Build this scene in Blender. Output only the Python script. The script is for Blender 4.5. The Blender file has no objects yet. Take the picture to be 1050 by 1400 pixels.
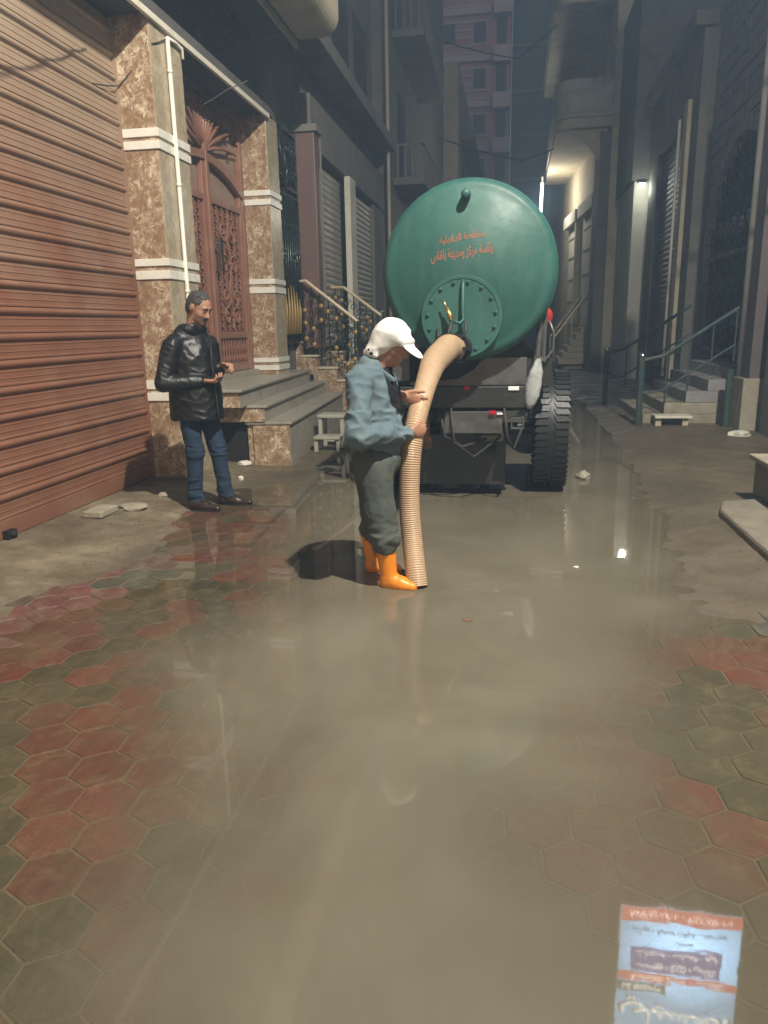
import bpy, bmesh, math, random
import numpy as np
from math import sin, cos, pi, radians, sqrt, atan2
from mathutils import Vector, Matrix, noise as mnoise

random.seed(7)
scene = bpy.context.scene
col = scene.collection

# ------------------------------------------------------------------ camera
CH, YAW, PITCH, RHO, FPX = 1.52, radians(9.8), radians(14.0), .02, 1011.0
cf = Vector((-sin(YAW)*cos(PITCH), cos(YAW)*cos(PITCH), -sin(PITCH)))
cr0 = Vector((cos(YAW), sin(YAW), 0)); cu0 = cr0.cross(cf)
cr = cos(RHO)*cr0 - sin(RHO)*cu0
cu = sin(RHO)*cr0 + cos(RHO)*cu0
cd = bpy.data.cameras.new('camera'); cam = bpy.data.objects.new('camera', cd); col.objects.link(cam)
cam.matrix_world = Matrix(((cr.x, cu.x, -cf.x, 0), (cr.y, cu.y, -cf.y, 0), (cr.z, cu.z, -cf.z, CH), (0, 0, 0, 1)))
cd.sensor_fit = 'VERTICAL'; cd.sensor_height = 36.0; cd.sensor_width = 27.0
cd.lens = FPX/1400*36.0
cd.clip_start = .05; cd.clip_end = 2000
scene.camera = cam
def to_pixel(x, y, z):
    d = Vector((x, y, z-CH)); Z = d.dot(cf)
    return (525+FPX*d.dot(cr)/Z, 700-FPX*d.dot(cu)/Z, Z)

# ------------------------------------------------------------------ night sky, faint moon, exposure
world = bpy.data.worlds.new('World'); scene.world = world; world.use_nodes = True
wn = world.node_tree; bgn = wn.nodes['Background']
sky = wn.nodes.new('ShaderNodeTexSky'); sky.sky_type = 'NISHITA'; sky.sun_disc = False
sky.sun_elevation = radians(12.0); sky.sun_rotation = radians(160); sky.altitude = 0
wn.links.new(sky.outputs[0], bgn.inputs[0]); bgn.inputs[1].default_value = .068
sd = bpy.data.lights.new('moon', 'SUN'); sd.energy = .015; sd.angle = radians(8); sd.color = (.75, .85, 1)
so = bpy.data.objects.new('moon', sd); col.objects.link(so); so.rotation_euler = (radians(35), 0, radians(160))
LAMP_POWER = 6600.0
LAMP = Vector((2.35, 1.25, 8.6)); LAMP_AIM = Vector((-2.5, 7.0, 1.5))
scene.view_settings.view_transform = 'Standard'; scene.view_settings.look = 'None'
scene.view_settings.exposure = 0.2; scene.view_settings.gamma = 1.0
scene.view_settings.use_curve_mapping = False
scene.render.engine = 'CYCLES'
scene.cycles.max_bounces = 6; scene.cycles.diffuse_bounces = 3; scene.cycles.glossy_bounces = 4
scene.cycles.transparent_max_bounces = 8
scene.cycles.sample_clamp_indirect = 3.0
scene.cycles.volume_bounces = 0
scene.cycles.use_denoising = True
scene.cycles.use_adaptive_sampling = True; scene.cycles.adaptive_threshold = .02

# ------------------------------------------------------------------ mesh helpers
class MB:
    def __init__(s): s.v = []; s.f = []; s.sm = False
    def add(s, vs, fs):
        n = len(s.v); s.v += [tuple(p) for p in vs]; s.f += [tuple(i+n for i in f) for f in fs]; return s
    def box(s, x0, x1, y0, y1, z0, z1):
        return s.add([(x0,y0,z0),(x1,y0,z0),(x1,y1,z0),(x0,y1,z0),(x0,y0,z1),(x1,y0,z1),(x1,y1,z1),(x0,y1,z1)],
                     [(3,2,1,0),(4,5,6,7),(0,1,5,4),(1,2,6,5),(2,3,7,6),(3,0,4,7)])
    def obox(s, c, ax, ay, az):           # oriented box: centre and three half-axis vectors
        c, ax, ay, az = Vector(c), Vector(ax), Vector(ay), Vector(az)
        P = [c+ax*i+ay*j+az*k for k in (-1,1) for (i,j) in ((-1,-1),(1,-1),(1,1),(-1,1))]
        return s.add(P, [(3,2,1,0),(4,5,6,7),(0,1,5,4),(1,2,6,5),(2,3,7,6),(3,0,4,7)])
    def prism(s, pts, axis, a, b):        # polygon (u,v) extruded along axis from a to b
        n = len(pts)
        def mk(u, v, w): return {'x': (w,u,v), 'y': (u,w,v), 'z': (u,v,w)}[axis]
        vs = [mk(u,v,a) for u,v in pts]+[mk(u,v,b) for u,v in pts]
        return s.add(vs, [tuple(range(n))[::-1], tuple(range(n,2*n))]+[(i,(i+1)%n,n+(i+1)%n,n+i) for i in range(n)])
    def strip(s, pts, axis, a, b):        # open profile swept along axis
        n = len(pts)
        def mk(u, v, w): return {'x': (w,u,v), 'y': (u,w,v), 'z': (u,v,w)}[axis]
        vs = [mk(u,v,a) for u,v in pts]+[mk(u,v,b) for u,v in pts]
        return s.add(vs, [(i,i+1,n+i+1,n+i) for i in range(n-1)])
    def tube(s, path, r, n=8, caps=True):
        path = [Vector(p) for p in path]; m = len(path); rs = r if isinstance(r, (list, tuple)) else [r]*m
        vs = []; ref = None
        for i, p in enumerate(path):
            t = (path[min(i+1,m-1)]-path[max(i-1,0)]).normalized()
            if ref is None: ref = Vector((0,0,1)) if abs(t.z) < .9 else Vector((1,0,0))
            a = (ref-t*ref.dot(t)).normalized(); b = t.cross(a); ref = a
            vs += [p+(a*cos(2*pi*k/n)+b*sin(2*pi*k/n))*rs[i] for k in range(n)]
        fs = [(i*n+k, i*n+(k+1)%n, (i+1)*n+(k+1)%n, (i+1)*n+k) for i in range(m-1) for k in range(n)]
        if caps: fs += [tuple(range(n))[::-1], tuple(range((m-1)*n, m*n))]
        return s.add(vs, fs)
    def lathe(s, prof, c, axis='z', n=24, a0=0.0):   # prof: (radius, height) pairs
        m = len(prof); vs = []
        for r, h in prof:
            for k in range(n):
                a = a0+2*pi*k/n; u, v = r*cos(a), r*sin(a)
                vs.append({'z': (c[0]+u,c[1]+v,c[2]+h), 'y': (c[0]+u,c[1]+h,c[2]+v), 'x': (c[0]+h,c[1]+u,c[2]+v)}[axis])
        fs = [(i*n+k, i*n+(k+1)%n, (i+1)*n+(k+1)%n, (i+1)*n+k) for i in range(m-1) for k in range(n)]
        if prof[0][0] > 1e-6: fs.append(tuple(range(n))[::-1])
        if prof[-1][0] > 1e-6: fs.append(tuple(range((m-1)*n, m*n)))
        return s.add(vs, fs)
    def ball(s, c, r, n=10, m=6):
        rr = (r, r, r) if not isinstance(r, (tuple, list)) else r
        vs = [(c[0], c[1], c[2]-rr[2])]
        for i in range(1, m):
            t = pi*i/m
            vs += [(c[0]+rr[0]*sin(t)*cos(2*pi*k/n), c[1]+rr[1]*sin(t)*sin(2*pi*k/n), c[2]-rr[2]*cos(t)) for k in range(n)]
        vs.append((c[0], c[1], c[2]+rr[2])); L = len(vs)-1
        fs = [(0, 1+(k+1)%n, 1+k) for k in range(n)]
        fs += [(1+i*n+k, 1+i*n+(k+1)%n, 1+(i+1)*n+(k+1)%n, 1+(i+1)*n+k) for i in range(m-2) for k in range(n)]
        fs += [(L, 1+(m-2)*n+k, 1+(m-2)*n+(k+1)%n) for k in range(n)]
        return s.add(vs, fs)
    def mesh(s, name, mat, smooth=False):
        me = bpy.data.meshes.new(name); me.from_pydata(s.v, [], s.f); me.validate()
        bm = bmesh.new(); bm.from_mesh(me); bmesh.ops.recalc_face_normals(bm, faces=bm.faces); bm.to_mesh(me); bm.free()
        if mat: me.materials.append(mat)
        if smooth: me.polygons.foreach_set('use_smooth', [True]*len(me.polygons))
        return me
    def build(s, name, mat, parent=None, smooth=False, bev=0.0, world=True):
        o = bpy.data.objects.new(name, s.mesh(name, mat, smooth)); return place(o, parent, bev, world)

def place(o, parent=None, bev=0.0, world=True):
    col.objects.link(o)
    if parent is not None:
        o.parent = parent
        if world:                       # vertices were given in world coordinates
            o.matrix_parent_inverse = WORLD[parent.name].inverted()
    WORLD[o.name] = Matrix.Identity(4) if world else (WORLD[parent.name] if parent is not None else Matrix.Identity(4))
    if bev:
        b = o.modifiers.new('bevel', 'BEVEL'); b.width = bev; b.segments = 2; b.limit_method = 'ANGLE'; b.angle_limit = radians(40)
    return o
WORLD = {}
def empty(name, loc, label=None, cat=None, group=None, kind=None, rz=0.0):
    o = bpy.data.objects.new(name, None); col.objects.link(o); o.location = loc; o.rotation_euler = (0,0,rz); o.empty_display_size = .1
    WORLD[o.name] = Matrix.Translation(Vector(loc)) @ Matrix.Rotation(rz, 4, 'Z')
    return tag(o, label, cat, group, kind)
def tag(o, label=None, cat=None, group=None, kind=None):
    if label: o['label'] = label
    if cat: o['category'] = cat
    if group: o['group'] = group
    if kind: o['kind'] = kind
    return o
def share(name, me, parent, loc=None, rot=None):   # one more object on existing mesh data (vertices in world coordinates unless loc given)
    o = bpy.data.objects.new(name, me); col.objects.link(o); o.parent = parent
    if parent is not None: o.matrix_parent_inverse = WORLD[parent.name].inverted()
    if loc is not None: o.location = loc
    if rot is not None: o.rotation_euler = rot
    return o

# ------------------------------------------------------------------ materials
def _nt(name):
    m = bpy.data.materials.new(name); m.use_nodes = True; t = m.node_tree
    return m, t, t.nodes['Principled BSDF']
def N(t, typ, **kw):
    n = t.nodes.new(typ)
    for k, v in kw.items(): setattr(n, k, v)
    return n
def L(t, a, b): t.links.new(a, b)
def wpos(t, sc=(1,1,1)):
    g = N(t, 'ShaderNodeNewGeometry'); mp = N(t, 'ShaderNodeMapping'); mp.inputs['Scale'].default_value = sc
    L(t, g.outputs['Position'], mp.inputs['Vector']); return mp.outputs['Vector']
def noise(t, vec, sc, det=4, rough=.55, dist=0.0):
    n = N(t, 'ShaderNodeTexNoise'); n.inputs['Scale'].default_value = sc; n.inputs['Detail'].default_value = det
    n.inputs['Roughness'].default_value = rough; n.inputs['Distortion'].default_value = dist
    L(t, vec, n.inputs['Vector']); return n.outputs['Fac']
def ramp(t, fac, stops):
    r = N(t, 'ShaderNodeValToRGB'); e = r.color_ramp.elements
    while len(e) < len(stops): e.new(.5)
    for el, (p, c) in zip(e, stops):
        el.position = p; el.color = (c, c, c, 1) if not isinstance(c, (tuple, list)) else (*c, 1)
    L(t, fac, r.inputs['Fac']); return r.outputs['Color']
def mixc(t, fac, a, b, mode='MIX'):
    m = N(t, 'ShaderNodeMix', data_type='RGBA', blend_type=mode)
    for s, v in ((m.inputs['Factor'], fac), (m.inputs['A'], a), (m.inputs['B'], b)):
        if hasattr(v, 'links') or isinstance(v, bpy.types.NodeSocket): L(t, v, s)
        else: s.default_value = (*v, 1) if isinstance(v, (tuple, list)) else v
    return m.outputs['Result']
def bump(t, b, h, strength, dist=.01):
    n = N(t, 'ShaderNodeBump'); n.inputs['Strength'].default_value = strength; n.inputs['Distance'].default_value = dist
    L(t, h, n.inputs['Height']); L(t, n.outputs['Normal'], b.inputs['Normal'])
def pm(name, c1, c2=None, sc=4.0, rough=.7, bmp=.15, bsc=40.0, metal=0.0, dirt=None, dirt_sc=1.3, dirt_amt=.5, spec=.5, rvar=.12, stretch=(1,1,1), bdist=.01):
    """base colour wandering between c1 and c2, an optional dirt layer with its own blotches, fine relief"""
    m, t, b = _nt(name); p = wpos(t, stretch)
    c2 = c2 or tuple(x*.8 for x in c1)
    f = noise(t, p, sc, 5, .6)
    c = mixc(t, ramp(t, f, [(.3, 0.0), (.7, 1.0)]), c1, c2)
    if dirt:
        d = noise(t, p, dirt_sc, 7, .65, .6)
        c = mixc(t, ramp(t, d, [(.62-dirt_amt*.35, 0.0), (.78, dirt_amt+.25)]), c, dirt)
    L(t, c, b.inputs['Base Color'])
    rn = noise(t, p, sc*2.3, 3)
    mr = N(t, 'ShaderNodeMapRange'); mr.inputs['To Min'].default_value = max(.02, rough-rvar); mr.inputs['To Max'].default_value = min(1, rough+rvar)
    L(t, rn, mr.inputs['Value']); L(t, mr.outputs[0], b.inputs['Roughness'])
    b.inputs['Metallic'].default_value = metal; b.inputs['Specular IOR Level'].default_value = spec
    if bmp: bump(t, b, noise(t, p, bsc, 4, .6), bmp, bdist)
    return m
def marble(name, base1, base2, vein, sc=5.0, amount=1.0, rough=.25):
    m, t, b = _nt(name); p = wpos(t)
    nz = N(t, 'ShaderNodeTexNoise'); nz.inputs['Scale'].default_value = sc*.9; nz.inputs['Detail'].default_value = 5; L(t, p, nz.inputs['Vector'])
    ad = N(t, 'ShaderNodeVectorMath', operation='MULTIPLY_ADD'); L(t, nz.outputs['Color'], ad.inputs[0]); ad.inputs[1].default_value = (.32,)*3; L(t, p, ad.inputs[2])
    mpd = N(t, 'ShaderNodeMapping'); mpd.inputs['Rotation'].default_value = (.75,.75,0); mpd.inputs['Scale'].default_value = (1,1,.42); L(t, ad.outputs[0], mpd.inputs['Vector'])
    va = noise(t, mpd.outputs['Vector'], sc*.75, 7, .62, 1.6); vb = noise(t, mpd.outputs['Vector'], sc*1.9, 6, .6, 2.2)
    f = noise(t, p, sc*1.6, 6, .65, .8)
    c = mixc(t, ramp(t, f, [(.32, 0.0), (.68, 1.0)]), base1, base2)
    k = ramp(t, noise(t, p, sc*.8, 4), [(.38, 0.0), (.6, .9*amount)])
    mk = mixc(t, 1.0, ramp(t, va, [(.455, 0.0), (.492, 1.0), (.51, .9), (.55, 0.0)]), k, 'MULTIPLY')
    c = mixc(t, mk, c, vein)
    k2 = ramp(t, noise(t, p, sc*1.7, 4), [(.45, 0.0), (.65, .75*amount)])
    mk2 = mixc(t, 1.0, ramp(t, vb, [(.465, 0.0), (.495, 1.0), (.53, 0.0)]), k2, 'MULTIPLY')
    c = mixc(t, mk2, c, vein)
    L(t, c, b.inputs['Base Color']); b.inputs['Roughness'].default_value = rough
    bump(t, b, noise(t, p, 9, 3), .05, .01)
    return m
M = {}
def height_blend_paint(name, c1, c2, top_tone, z0, z1, rough):  # base colour blends to a paler tone towards the top, with noise
    m = pm(name, c1, c2, 2.2, rough, .05, 25, dirt=tuple((a+b)/2 for a, b in zip(c1, top_tone)), dirt_sc=1.1, dirt_amt=.4, spec=.7, rvar=.08); t = m.node_tree; b = t.nodes['Principled BSDF']
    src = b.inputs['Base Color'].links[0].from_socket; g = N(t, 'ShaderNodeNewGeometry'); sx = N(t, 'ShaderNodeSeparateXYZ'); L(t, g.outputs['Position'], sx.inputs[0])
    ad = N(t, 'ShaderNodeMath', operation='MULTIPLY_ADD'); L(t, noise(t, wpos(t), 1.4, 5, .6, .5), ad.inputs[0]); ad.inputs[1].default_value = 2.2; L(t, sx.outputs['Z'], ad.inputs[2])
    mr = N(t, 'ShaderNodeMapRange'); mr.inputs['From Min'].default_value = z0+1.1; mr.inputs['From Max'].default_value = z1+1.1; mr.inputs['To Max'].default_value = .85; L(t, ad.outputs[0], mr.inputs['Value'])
    L(t, mixc(t, mr.outputs[0], src, top_tone), b.inputs['Base Color']); return m
M['marble'] = marble('brown_marble', (.2,.11,.06), (.3,.195,.115), (.8,.7,.53), 10.0, .9)
M['marble_side'] = marble('grey_brown_marble', (.3,.235,.155), (.4,.33,.23), (.56,.5,.39), 7.0, .7)
M['white_marble'] = pm('white_marble', (.78,.76,.7), (.66,.63,.56), 6, .3, .04, 30)
M['grey_stone'] = pm('grey_step_stone', (.36,.335,.285), (.28,.26,.22), 9, .4, .12, 60, dirt=(.16,.12,.075), dirt_sc=3, dirt_amt=.35)
M['shutter'] = pm('shutter_paint', (.25,.122,.075), (.2,.095,.058), 2.2, .42, .05, 25, dirt=(.38,.3,.22), dirt_sc=1.1, dirt_amt=.45, spec=.8, rvar=.08)
M['shutter'] = height_blend_paint('graded_shutter_paint', (.24,.105,.062), (.19,.082,.05), (.36,.285,.2), 2.0, 4.1, .42)
M['shutter_grey'] = pm('grey_shutter_paint', (.34,.31,.26), (.27,.245,.2), 2, .45, .06, 25, dirt=(.15,.12,.09), dirt_amt=.4)
M['shutter_dark'] = pm('dull_shutter_paint', (.2,.16,.13), (.15,.12,.1), 2, .5, .06, 25)
M['door_metal'] = pm('brown_door_paint', (.28,.135,.095), (.22,.1,.07), 6, .38, .08, 40, dirt=(.3,.2,.13), dirt_sc=4, dirt_amt=.3)
M['door_back'] = pm('door_back_sheet', (.3,.21,.16), (.24,.16,.12), 5, .5, .05, 30)
M['plaster_dark'] = pm('grey_plaster', (.2,.185,.165), (.15,.14,.125), 1.6, .9, .3, 18, dirt=(.08,.075,.07), dirt_amt=.5)
M['plaster_warm'] = pm('cream_plaster', (.55,.48,.35), (.45,.39,.27), 1.8, .85, .25, 20, dirt=(.24,.19,.13), dirt_amt=.4)
M['plaster_white'] = pm('white_plaster', (.66,.63,.55), (.56,.53,.45), 2, .85, .25, 20, dirt=(.3,.27,.21), dirt_amt=.3)
M['plaster_dim'] = pm('weathered_plaster', (.52,.47,.38), (.42,.38,.31), 1.8, .85, .25, 20, dirt=(.1,.095,.085), dirt_amt=.5)
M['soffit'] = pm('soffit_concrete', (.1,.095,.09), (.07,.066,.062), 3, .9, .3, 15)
M['trim'] = pm('pale_trim_paint', (.7,.66,.56), (.58,.54,.45), 8, .5, .08, 40)
M['pvc'] = pm('white_plastic_pipe', (.78,.75,.66), (.68,.64,.55), 9, .35, .03, 40)
M['iron'] = pm('black_green_iron', (.022,.035,.032), (.035,.05,.045), 10, .28, .1, 60, metal=.6)
M['gold'] = pm('gold_paint', (.42,.27,.09), (.32,.2,.06), 12, .5, .1, 50, metal=.3)
M['rail_paint'] = pm('beige_rail_paint', (.6,.47,.32), (.5,.38,.25), 8, .4, .06, 40)
M['chrome'] = pm('chrome', (.75,.75,.74), (.65,.65,.65), 8, .15, .02, 40, metal=1.0)
M['pink'] = pm('pink_stone', (.17,.1,.088), (.13,.078,.07), 5, .45, .08, 40)
M['pier'] = pm('dull_pier_stone', (.115,.09,.088), (.085,.068,.068), 5, .55, .1, 40)
M['green_post'] = pm('green_post_paint', (.026,.06,.05), (.02,.045,.04), 7, .65, .1, 50, dirt=(.14,.1,.07), dirt_sc=6, dirt_amt=.4)
M['concrete'] = pm('worn_concrete', (.36,.32,.245), (.27,.235,.175), 5, .85, .5, 30, dirt=(.15,.12,.08), dirt_sc=3, dirt_amt=.5, bdist=.02)
M['kerb'] = pm('dark_kerb_concrete', (.23,.2,.15), (.16,.14,.105), 6, .85, .5, 30, dirt=(.1,.082,.055), dirt_sc=3.5, dirt_amt=.5, bdist=.02)
M['brick'] = pm('rose_brick', (.55,.28,.34), (.44,.22,.28), 1.5, .85, .2, 10)
M['pale_band'] = pm('pale_concrete_band', (.66,.5,.54), (.55,.42,.46), 1.5, .85, .2, 10)
M['glass'] = pm('dark_window', (.02,.022,.026), (.03,.03,.035), 2, .08, 0, 10)
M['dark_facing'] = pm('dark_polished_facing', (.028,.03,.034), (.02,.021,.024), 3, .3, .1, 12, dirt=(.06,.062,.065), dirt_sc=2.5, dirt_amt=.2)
M['black'] = pm('black_gap', (.012,.011,.01), (.008,.008,.008), 4, .8, .1, 20)
M['stone'] = pm('rough_cladding_stone', (.3,.28,.28), (.22,.2,.2), 7, .85, .6, 30, bdist=.02)
M['cable'] = pm('cable_rubber', (.02,.02,.02), (.04,.035,.03), 6, .6, .05, 40)
# ------------------------------------------------------------------ ground: street sheet, hexagonal paving, muddy water
POOL = [(-1.99,7.96),(-1.93,6.2),(-1.43,5.08),(-1.2,4.5),(-1.22,3.89),(-1.37,3.44),(-1.45,3.03),(-1.18,2.68),(-1.0,2.41),(-.85,2.03),(-.81,1.69),(-.88,1.42),(-.92,1.21),(-.9,.3),
        (.75,.3),(.72,1.3),(.66,1.65),(.57,1.92),(.5,2.18),(.42,2.46),(.36,2.73),(.45,3.02),(.65,3.42),(.95,4.14),(1.09,5.33),(1.09,6.46),(1.5,9.1),(1.62,12.3),(1.7,16.0),(.6,16.0),(.2,11.0),(-1.4,10.5)]
_pa = np.array(POOL); _pb = np.roll(_pa, -1, 0)
def vnoise(x, y, s, seed=0.0):            # cheap smooth value noise on numpy arrays
    x = np.asarray(x, float)*s+seed*17.31; y = np.asarray(y, float)*s+seed*9.73
    xi, yi = np.floor(x), np.floor(y); fx, fy = x-xi, y-yi
    def hsh(a, b): return np.modf(np.abs(np.sin(a*127.1+b*311.7+seed*3.1)*43758.5453))[0]
    fx = fx*fx*(3-2*fx); fy = fy*fy*(3-2*fy)
    return (hsh(xi,yi)*(1-fx)+hsh(xi+1,yi)*fx)*(1-fy)+(hsh(xi,yi+1)*(1-fx)+hsh(xi+1,yi+1)*fx)*fy
def sstep(a, b, v):
    t = np.clip((v-a)/(b-a), 0, 1); return t*t*(3-2*t)
def pool_sd(x, y):
    x = np.asarray(x, float); y = np.asarray(y, float)
    d = np.full(x.shape, 1e9); ins = np.zeros(x.shape, bool)
    for (ax, ay), (bx, by) in zip(_pa, _pb):
        ex, ey = bx-ax, by-ay; t = np.clip(((x-ax)*ex+(y-ay)*ey)/(ex*ex+ey*ey), 0, 1)
        d = np.minimum(d, np.hypot(x-ax-t*ex, y-ay-t*ey))
        if abs(ey) > 1e-9:
            c = ((ay > y) != (by > y)) & (x < ex*(y-ay)/ey+ax); ins ^= c
    return np.where(ins, d, -d)
def height(x, y):
    sd = pool_sd(x, y)+.22*(vnoise(x, y, 2.3, 1)-.5)+.08*(vnoise(x, y, 7, 2)-.5)
    dep = .024*sstep(-.5, .7, sd)+.0012*sstep(-1.5, -.7, sd)
    shallow = np.exp(-(((np.asarray(x)-.15)/.6)**2+((np.asarray(y)-1.9)/.5)**2))
    dep = dep*(1-.55*shallow)*(.8+.4*vnoise(x, y, 3.1, 5))
    out = np.clip(-sd-.9, 0, 1.2)*.009
    rise = .05*sstep(-2.6, -3.5, np.asarray(x))+.03*sstep(1.2, 1.7, np.asarray(x))
    return -dep+out+rise+.003*(vnoise(x, y, 1.7, 3)-.5)
def cover(x, y):                           # 1 where mud and dirt hide the paving
    x = np.asarray(x, float); y = np.asarray(y, float); n = vnoise(x, y, 1.9, 4)-.5; n2 = vnoise(x, y, 6.0, 6)-.5
    e = np.maximum.reduce([-2.68-x+(y-4.5)*.05, x-1.35-(3.7-y)*.2, y-7.0, .15-y])+.5*n+.2*n2
    e = np.maximum(e, np.minimum(x-.75, y-3.75)+.3*n+.15*n2)
    return sstep(-.12, .15, e)
xs = np.concatenate([[-40,-25,-12,-7,-5], np.arange(-4.2, 3.6, .05), [5,7,12,25,40]])
ys = np.concatenate([[-30,-20,-10,-4,-1.5,-.3], np.arange(.3, 12, .05), np.arange(12, 30, .4), [35,45,60,90,110]])
XX, YY = np.meshgrid(xs, ys); cov = cover(XX, YY)
ZZ = height(XX, YY)-.0052+cov*.0122+.008*cov*(vnoise(XX, YY, 9, 7)-.5)+.004*cov*(vnoise(XX, YY, 20, 8)-.5)
nx, ny = len(xs), len(ys); idx = np.arange(nx*ny).reshape(ny, nx)
quads = np.stack([idx[:-1,:-1], idx[:-1,1:], idx[1:,1:], idx[1:,:-1]], -1).reshape(-1, 4)
me = bpy.data.meshes.new('street'); me.from_pydata(np.stack([XX,YY,ZZ], -1).reshape(-1, 3).tolist(), [], quads.tolist())
me.polygons.foreach_set('use_smooth', [True]*len(me.polygons))
for nm, arr in (('cover', cov), ('dry', sstep(-2.3, -3.0, XX+.5*(vnoise(XX, YY, 2.0, 9)-.5)))):
    at = me.attributes.new(nm, 'FLOAT', 'POINT'); at.data.foreach_set('value', arr.reshape(-1).astype(np.float32))
def mud_material():
    m, t, b = _nt('street_mud'); p = wpos(t)
    n1 = noise(t, p, 1.1, 6, .6, .4); n2 = noise(t, p, 7, 6, .65)
    c = mixc(t, ramp(t, n1, [(.35,0.0),(.68,1.0)]), (.082,.064,.042), (.15,.12,.078))
    dr_ = N(t, 'ShaderNodeAttribute', attribute_name='dry'); cv_ = N(t, 'ShaderNodeAttribute', attribute_name='cover')
    c = mixc(t, dr_.outputs['Fac'], c, mixc(t, ramp(t, n1, [(.35,0.0),(.68,1.0)]), (.13,.103,.067), (.3,.25,.165)))
    c = mixc(t, ramp(t, n2, [(.4,0.0),(.72,.7)]), c, (.085,.065,.042))
    c = mixc(t, ramp(t, cv_.outputs['Fac'], [(.05,.85),(.6,0.0)]), c, (.165,.138,.096))
    c = mixc(t, ramp(t, noise(t, p, 55, 3, .6), [(.58,0.0),(.78,.4)]), c, (.26,.22,.16))
    L(t, c, b.inputs['Base Color'])
    L(t, ramp(t, noise(t, p, 2.1, 5, .6), [(.35,.28),(.6,.75)]), b.inputs['Roughness'])
    bump(t, b, noise(t, p, 34, 6, .7), .55, .02); return m
M['mud'] = mud_material(); me.materials.append(M['mud'])
street = bpy.data.objects.new('street', me); col.objects.link(street); WORLD['street'] = Matrix.Identity(4)
tag(street, 'muddy street between the houses, paved with red and grey hexagonal tiles', kind='structure')

def tile_material(name, a, b_, mudc=(.14,.112,.072)):
    m, t, b = _nt(name); p = wpos(t); oi = N(t, 'ShaderNodeObjectInfo')
    c = mixc(t, noise(t, p, 5, 4), a, b_)
    hv = N(t, 'ShaderNodeHueSaturation'); mr = N(t, 'ShaderNodeMapRange'); mr.inputs['To Min'].default_value = .65; mr.inputs['To Max'].default_value = 1.2
    L(t, oi.outputs['Random'], mr.inputs['Value']); L(t, mr.outputs[0], hv.inputs['Value']); L(t, c, hv.inputs['Color'])
    c = mixc(t, ramp(t, noise(t, p, 90, 3, .7), [(.42,0.0),(.66,.8)]), hv.outputs['Color'], tuple(x*.4 for x in a))
    c = mixc(t, ramp(t, noise(t, p, 45, 4, .75), [(.56,0.0),(.7,.35)]), c, mudc)
    c = mixc(t, ramp(t, noise(t, p, 2.6, 7, .68, .5), [(.4,.06),(.74,.7)]), c, mudc)
    c = mixc(t, ramp(t, noise(t, p, 13, 6, .72, .3), [(.48,0.0),(.66,.6)]), c, tuple(x*.6 for x in mudc))
    c = mixc(t, ramp(t, noise(t, p, 7.5, 7, .7, .8), [(.5,0.0),(.68,.5)]), c, (.21,.175,.12))
    L(t, c, b.inputs['Base Color'])
    L(t, ramp(t, noise(t, p, 3.3, 5, .6), [(.35,.38),(.65,.78)]), b.inputs['Roughness'])
    hh_ = N(t, 'ShaderNodeMath', operation='MULTIPLY_ADD'); L(t, noise(t, p, 22, 4, .6), hh_.inputs[0]); hh_.inputs[1].default_value = 2.0; L(t, noise(t, p, 170, 3, .7), hh_.inputs[2])
    bump(t, b, hh_.outputs[0], .5, .006); return m
TM = [tile_material('red_paver', (.185,.05,.046), (.145,.04,.038)), tile_material('grey_paver', (.058,.066,.047), (.08,.085,.06)), tile_material('brown_paver', (.125,.074,.054), (.105,.066,.05))]
RED = [(-1.69,3.08),(-1.86,2.86),(-1.81,2.51),(-1.7,2.32),(-1.49,2.33),(-1.29,2.33),(-1.56,2.14),(-1.37,2.15),(-1.46,1.94),(-1.26,1.97),(-1.33,1.77),(-1.25,1.62),(-1.73,3.71),(-1.4,3.84),(-1.79,3.44),(-1.54,3.23),(-2.23,3.15),(-2.08,3.16),(-2.36,3.42),(-1.82,4.68),(-1.85,5.24),(-2.11,5.01),(-2.13,4.64),(-1.61,4.23),(-2.62,3.61),(-2.54,3.73),(-2.38,3.04),(-1.7,5.95),(.63,2.26),(.53,2.43),(.44,2.6),(.72,2.1),(.64,1.9),(.14,2.04),(1.0,3.44),(1.16,3.48),(1.05,3.31),(-.24,1.66),(-.23,1.45),(.38,1.89),(.29,2.39),(.19,2.42),(-.9,1.44),(-.39,1.62),(-1.9,5.6),(-1.6,5.5),(-2.0,6.1)]
DRK = [(.7,2.46),(.62,2.64),(.83,2.66),(.51,2.82),(.7,2.83),(.9,2.84),(.8,3.02),(.89,3.2),(1.0,3.02),(.76,2.25),(.88,2.43),(-1.68,2.03),(-1.53,1.82),(-1.4,1.64),(-1.28,1.46),(-1.15,1.32),(-1.65,3.22),(-1.54,3.02),(-1.98,3.09),(-2.02,3.26),(-1.95,3.37),(-1.93,3.63),(-1.54,3.47),(-1.62,3.78),(-1.65,4.09),(-2.08,4.04),(-2.36,4.15),(-.08,2.04),(-.2,1.81),(.06,1.86),(-.04,1.67),(-.07,1.44),(.07,1.5),(-1.35,3.08),(-1.16,2.88),(-1.39,3.99),(-1.86,4.07),(-2.06,2.76),(-2.0,2.57),(-1.79,2.63),(.18,1.65)]
TA, TANG = .204, radians(3.5); R6 = TA/sqrt(3)-.0028
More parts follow.
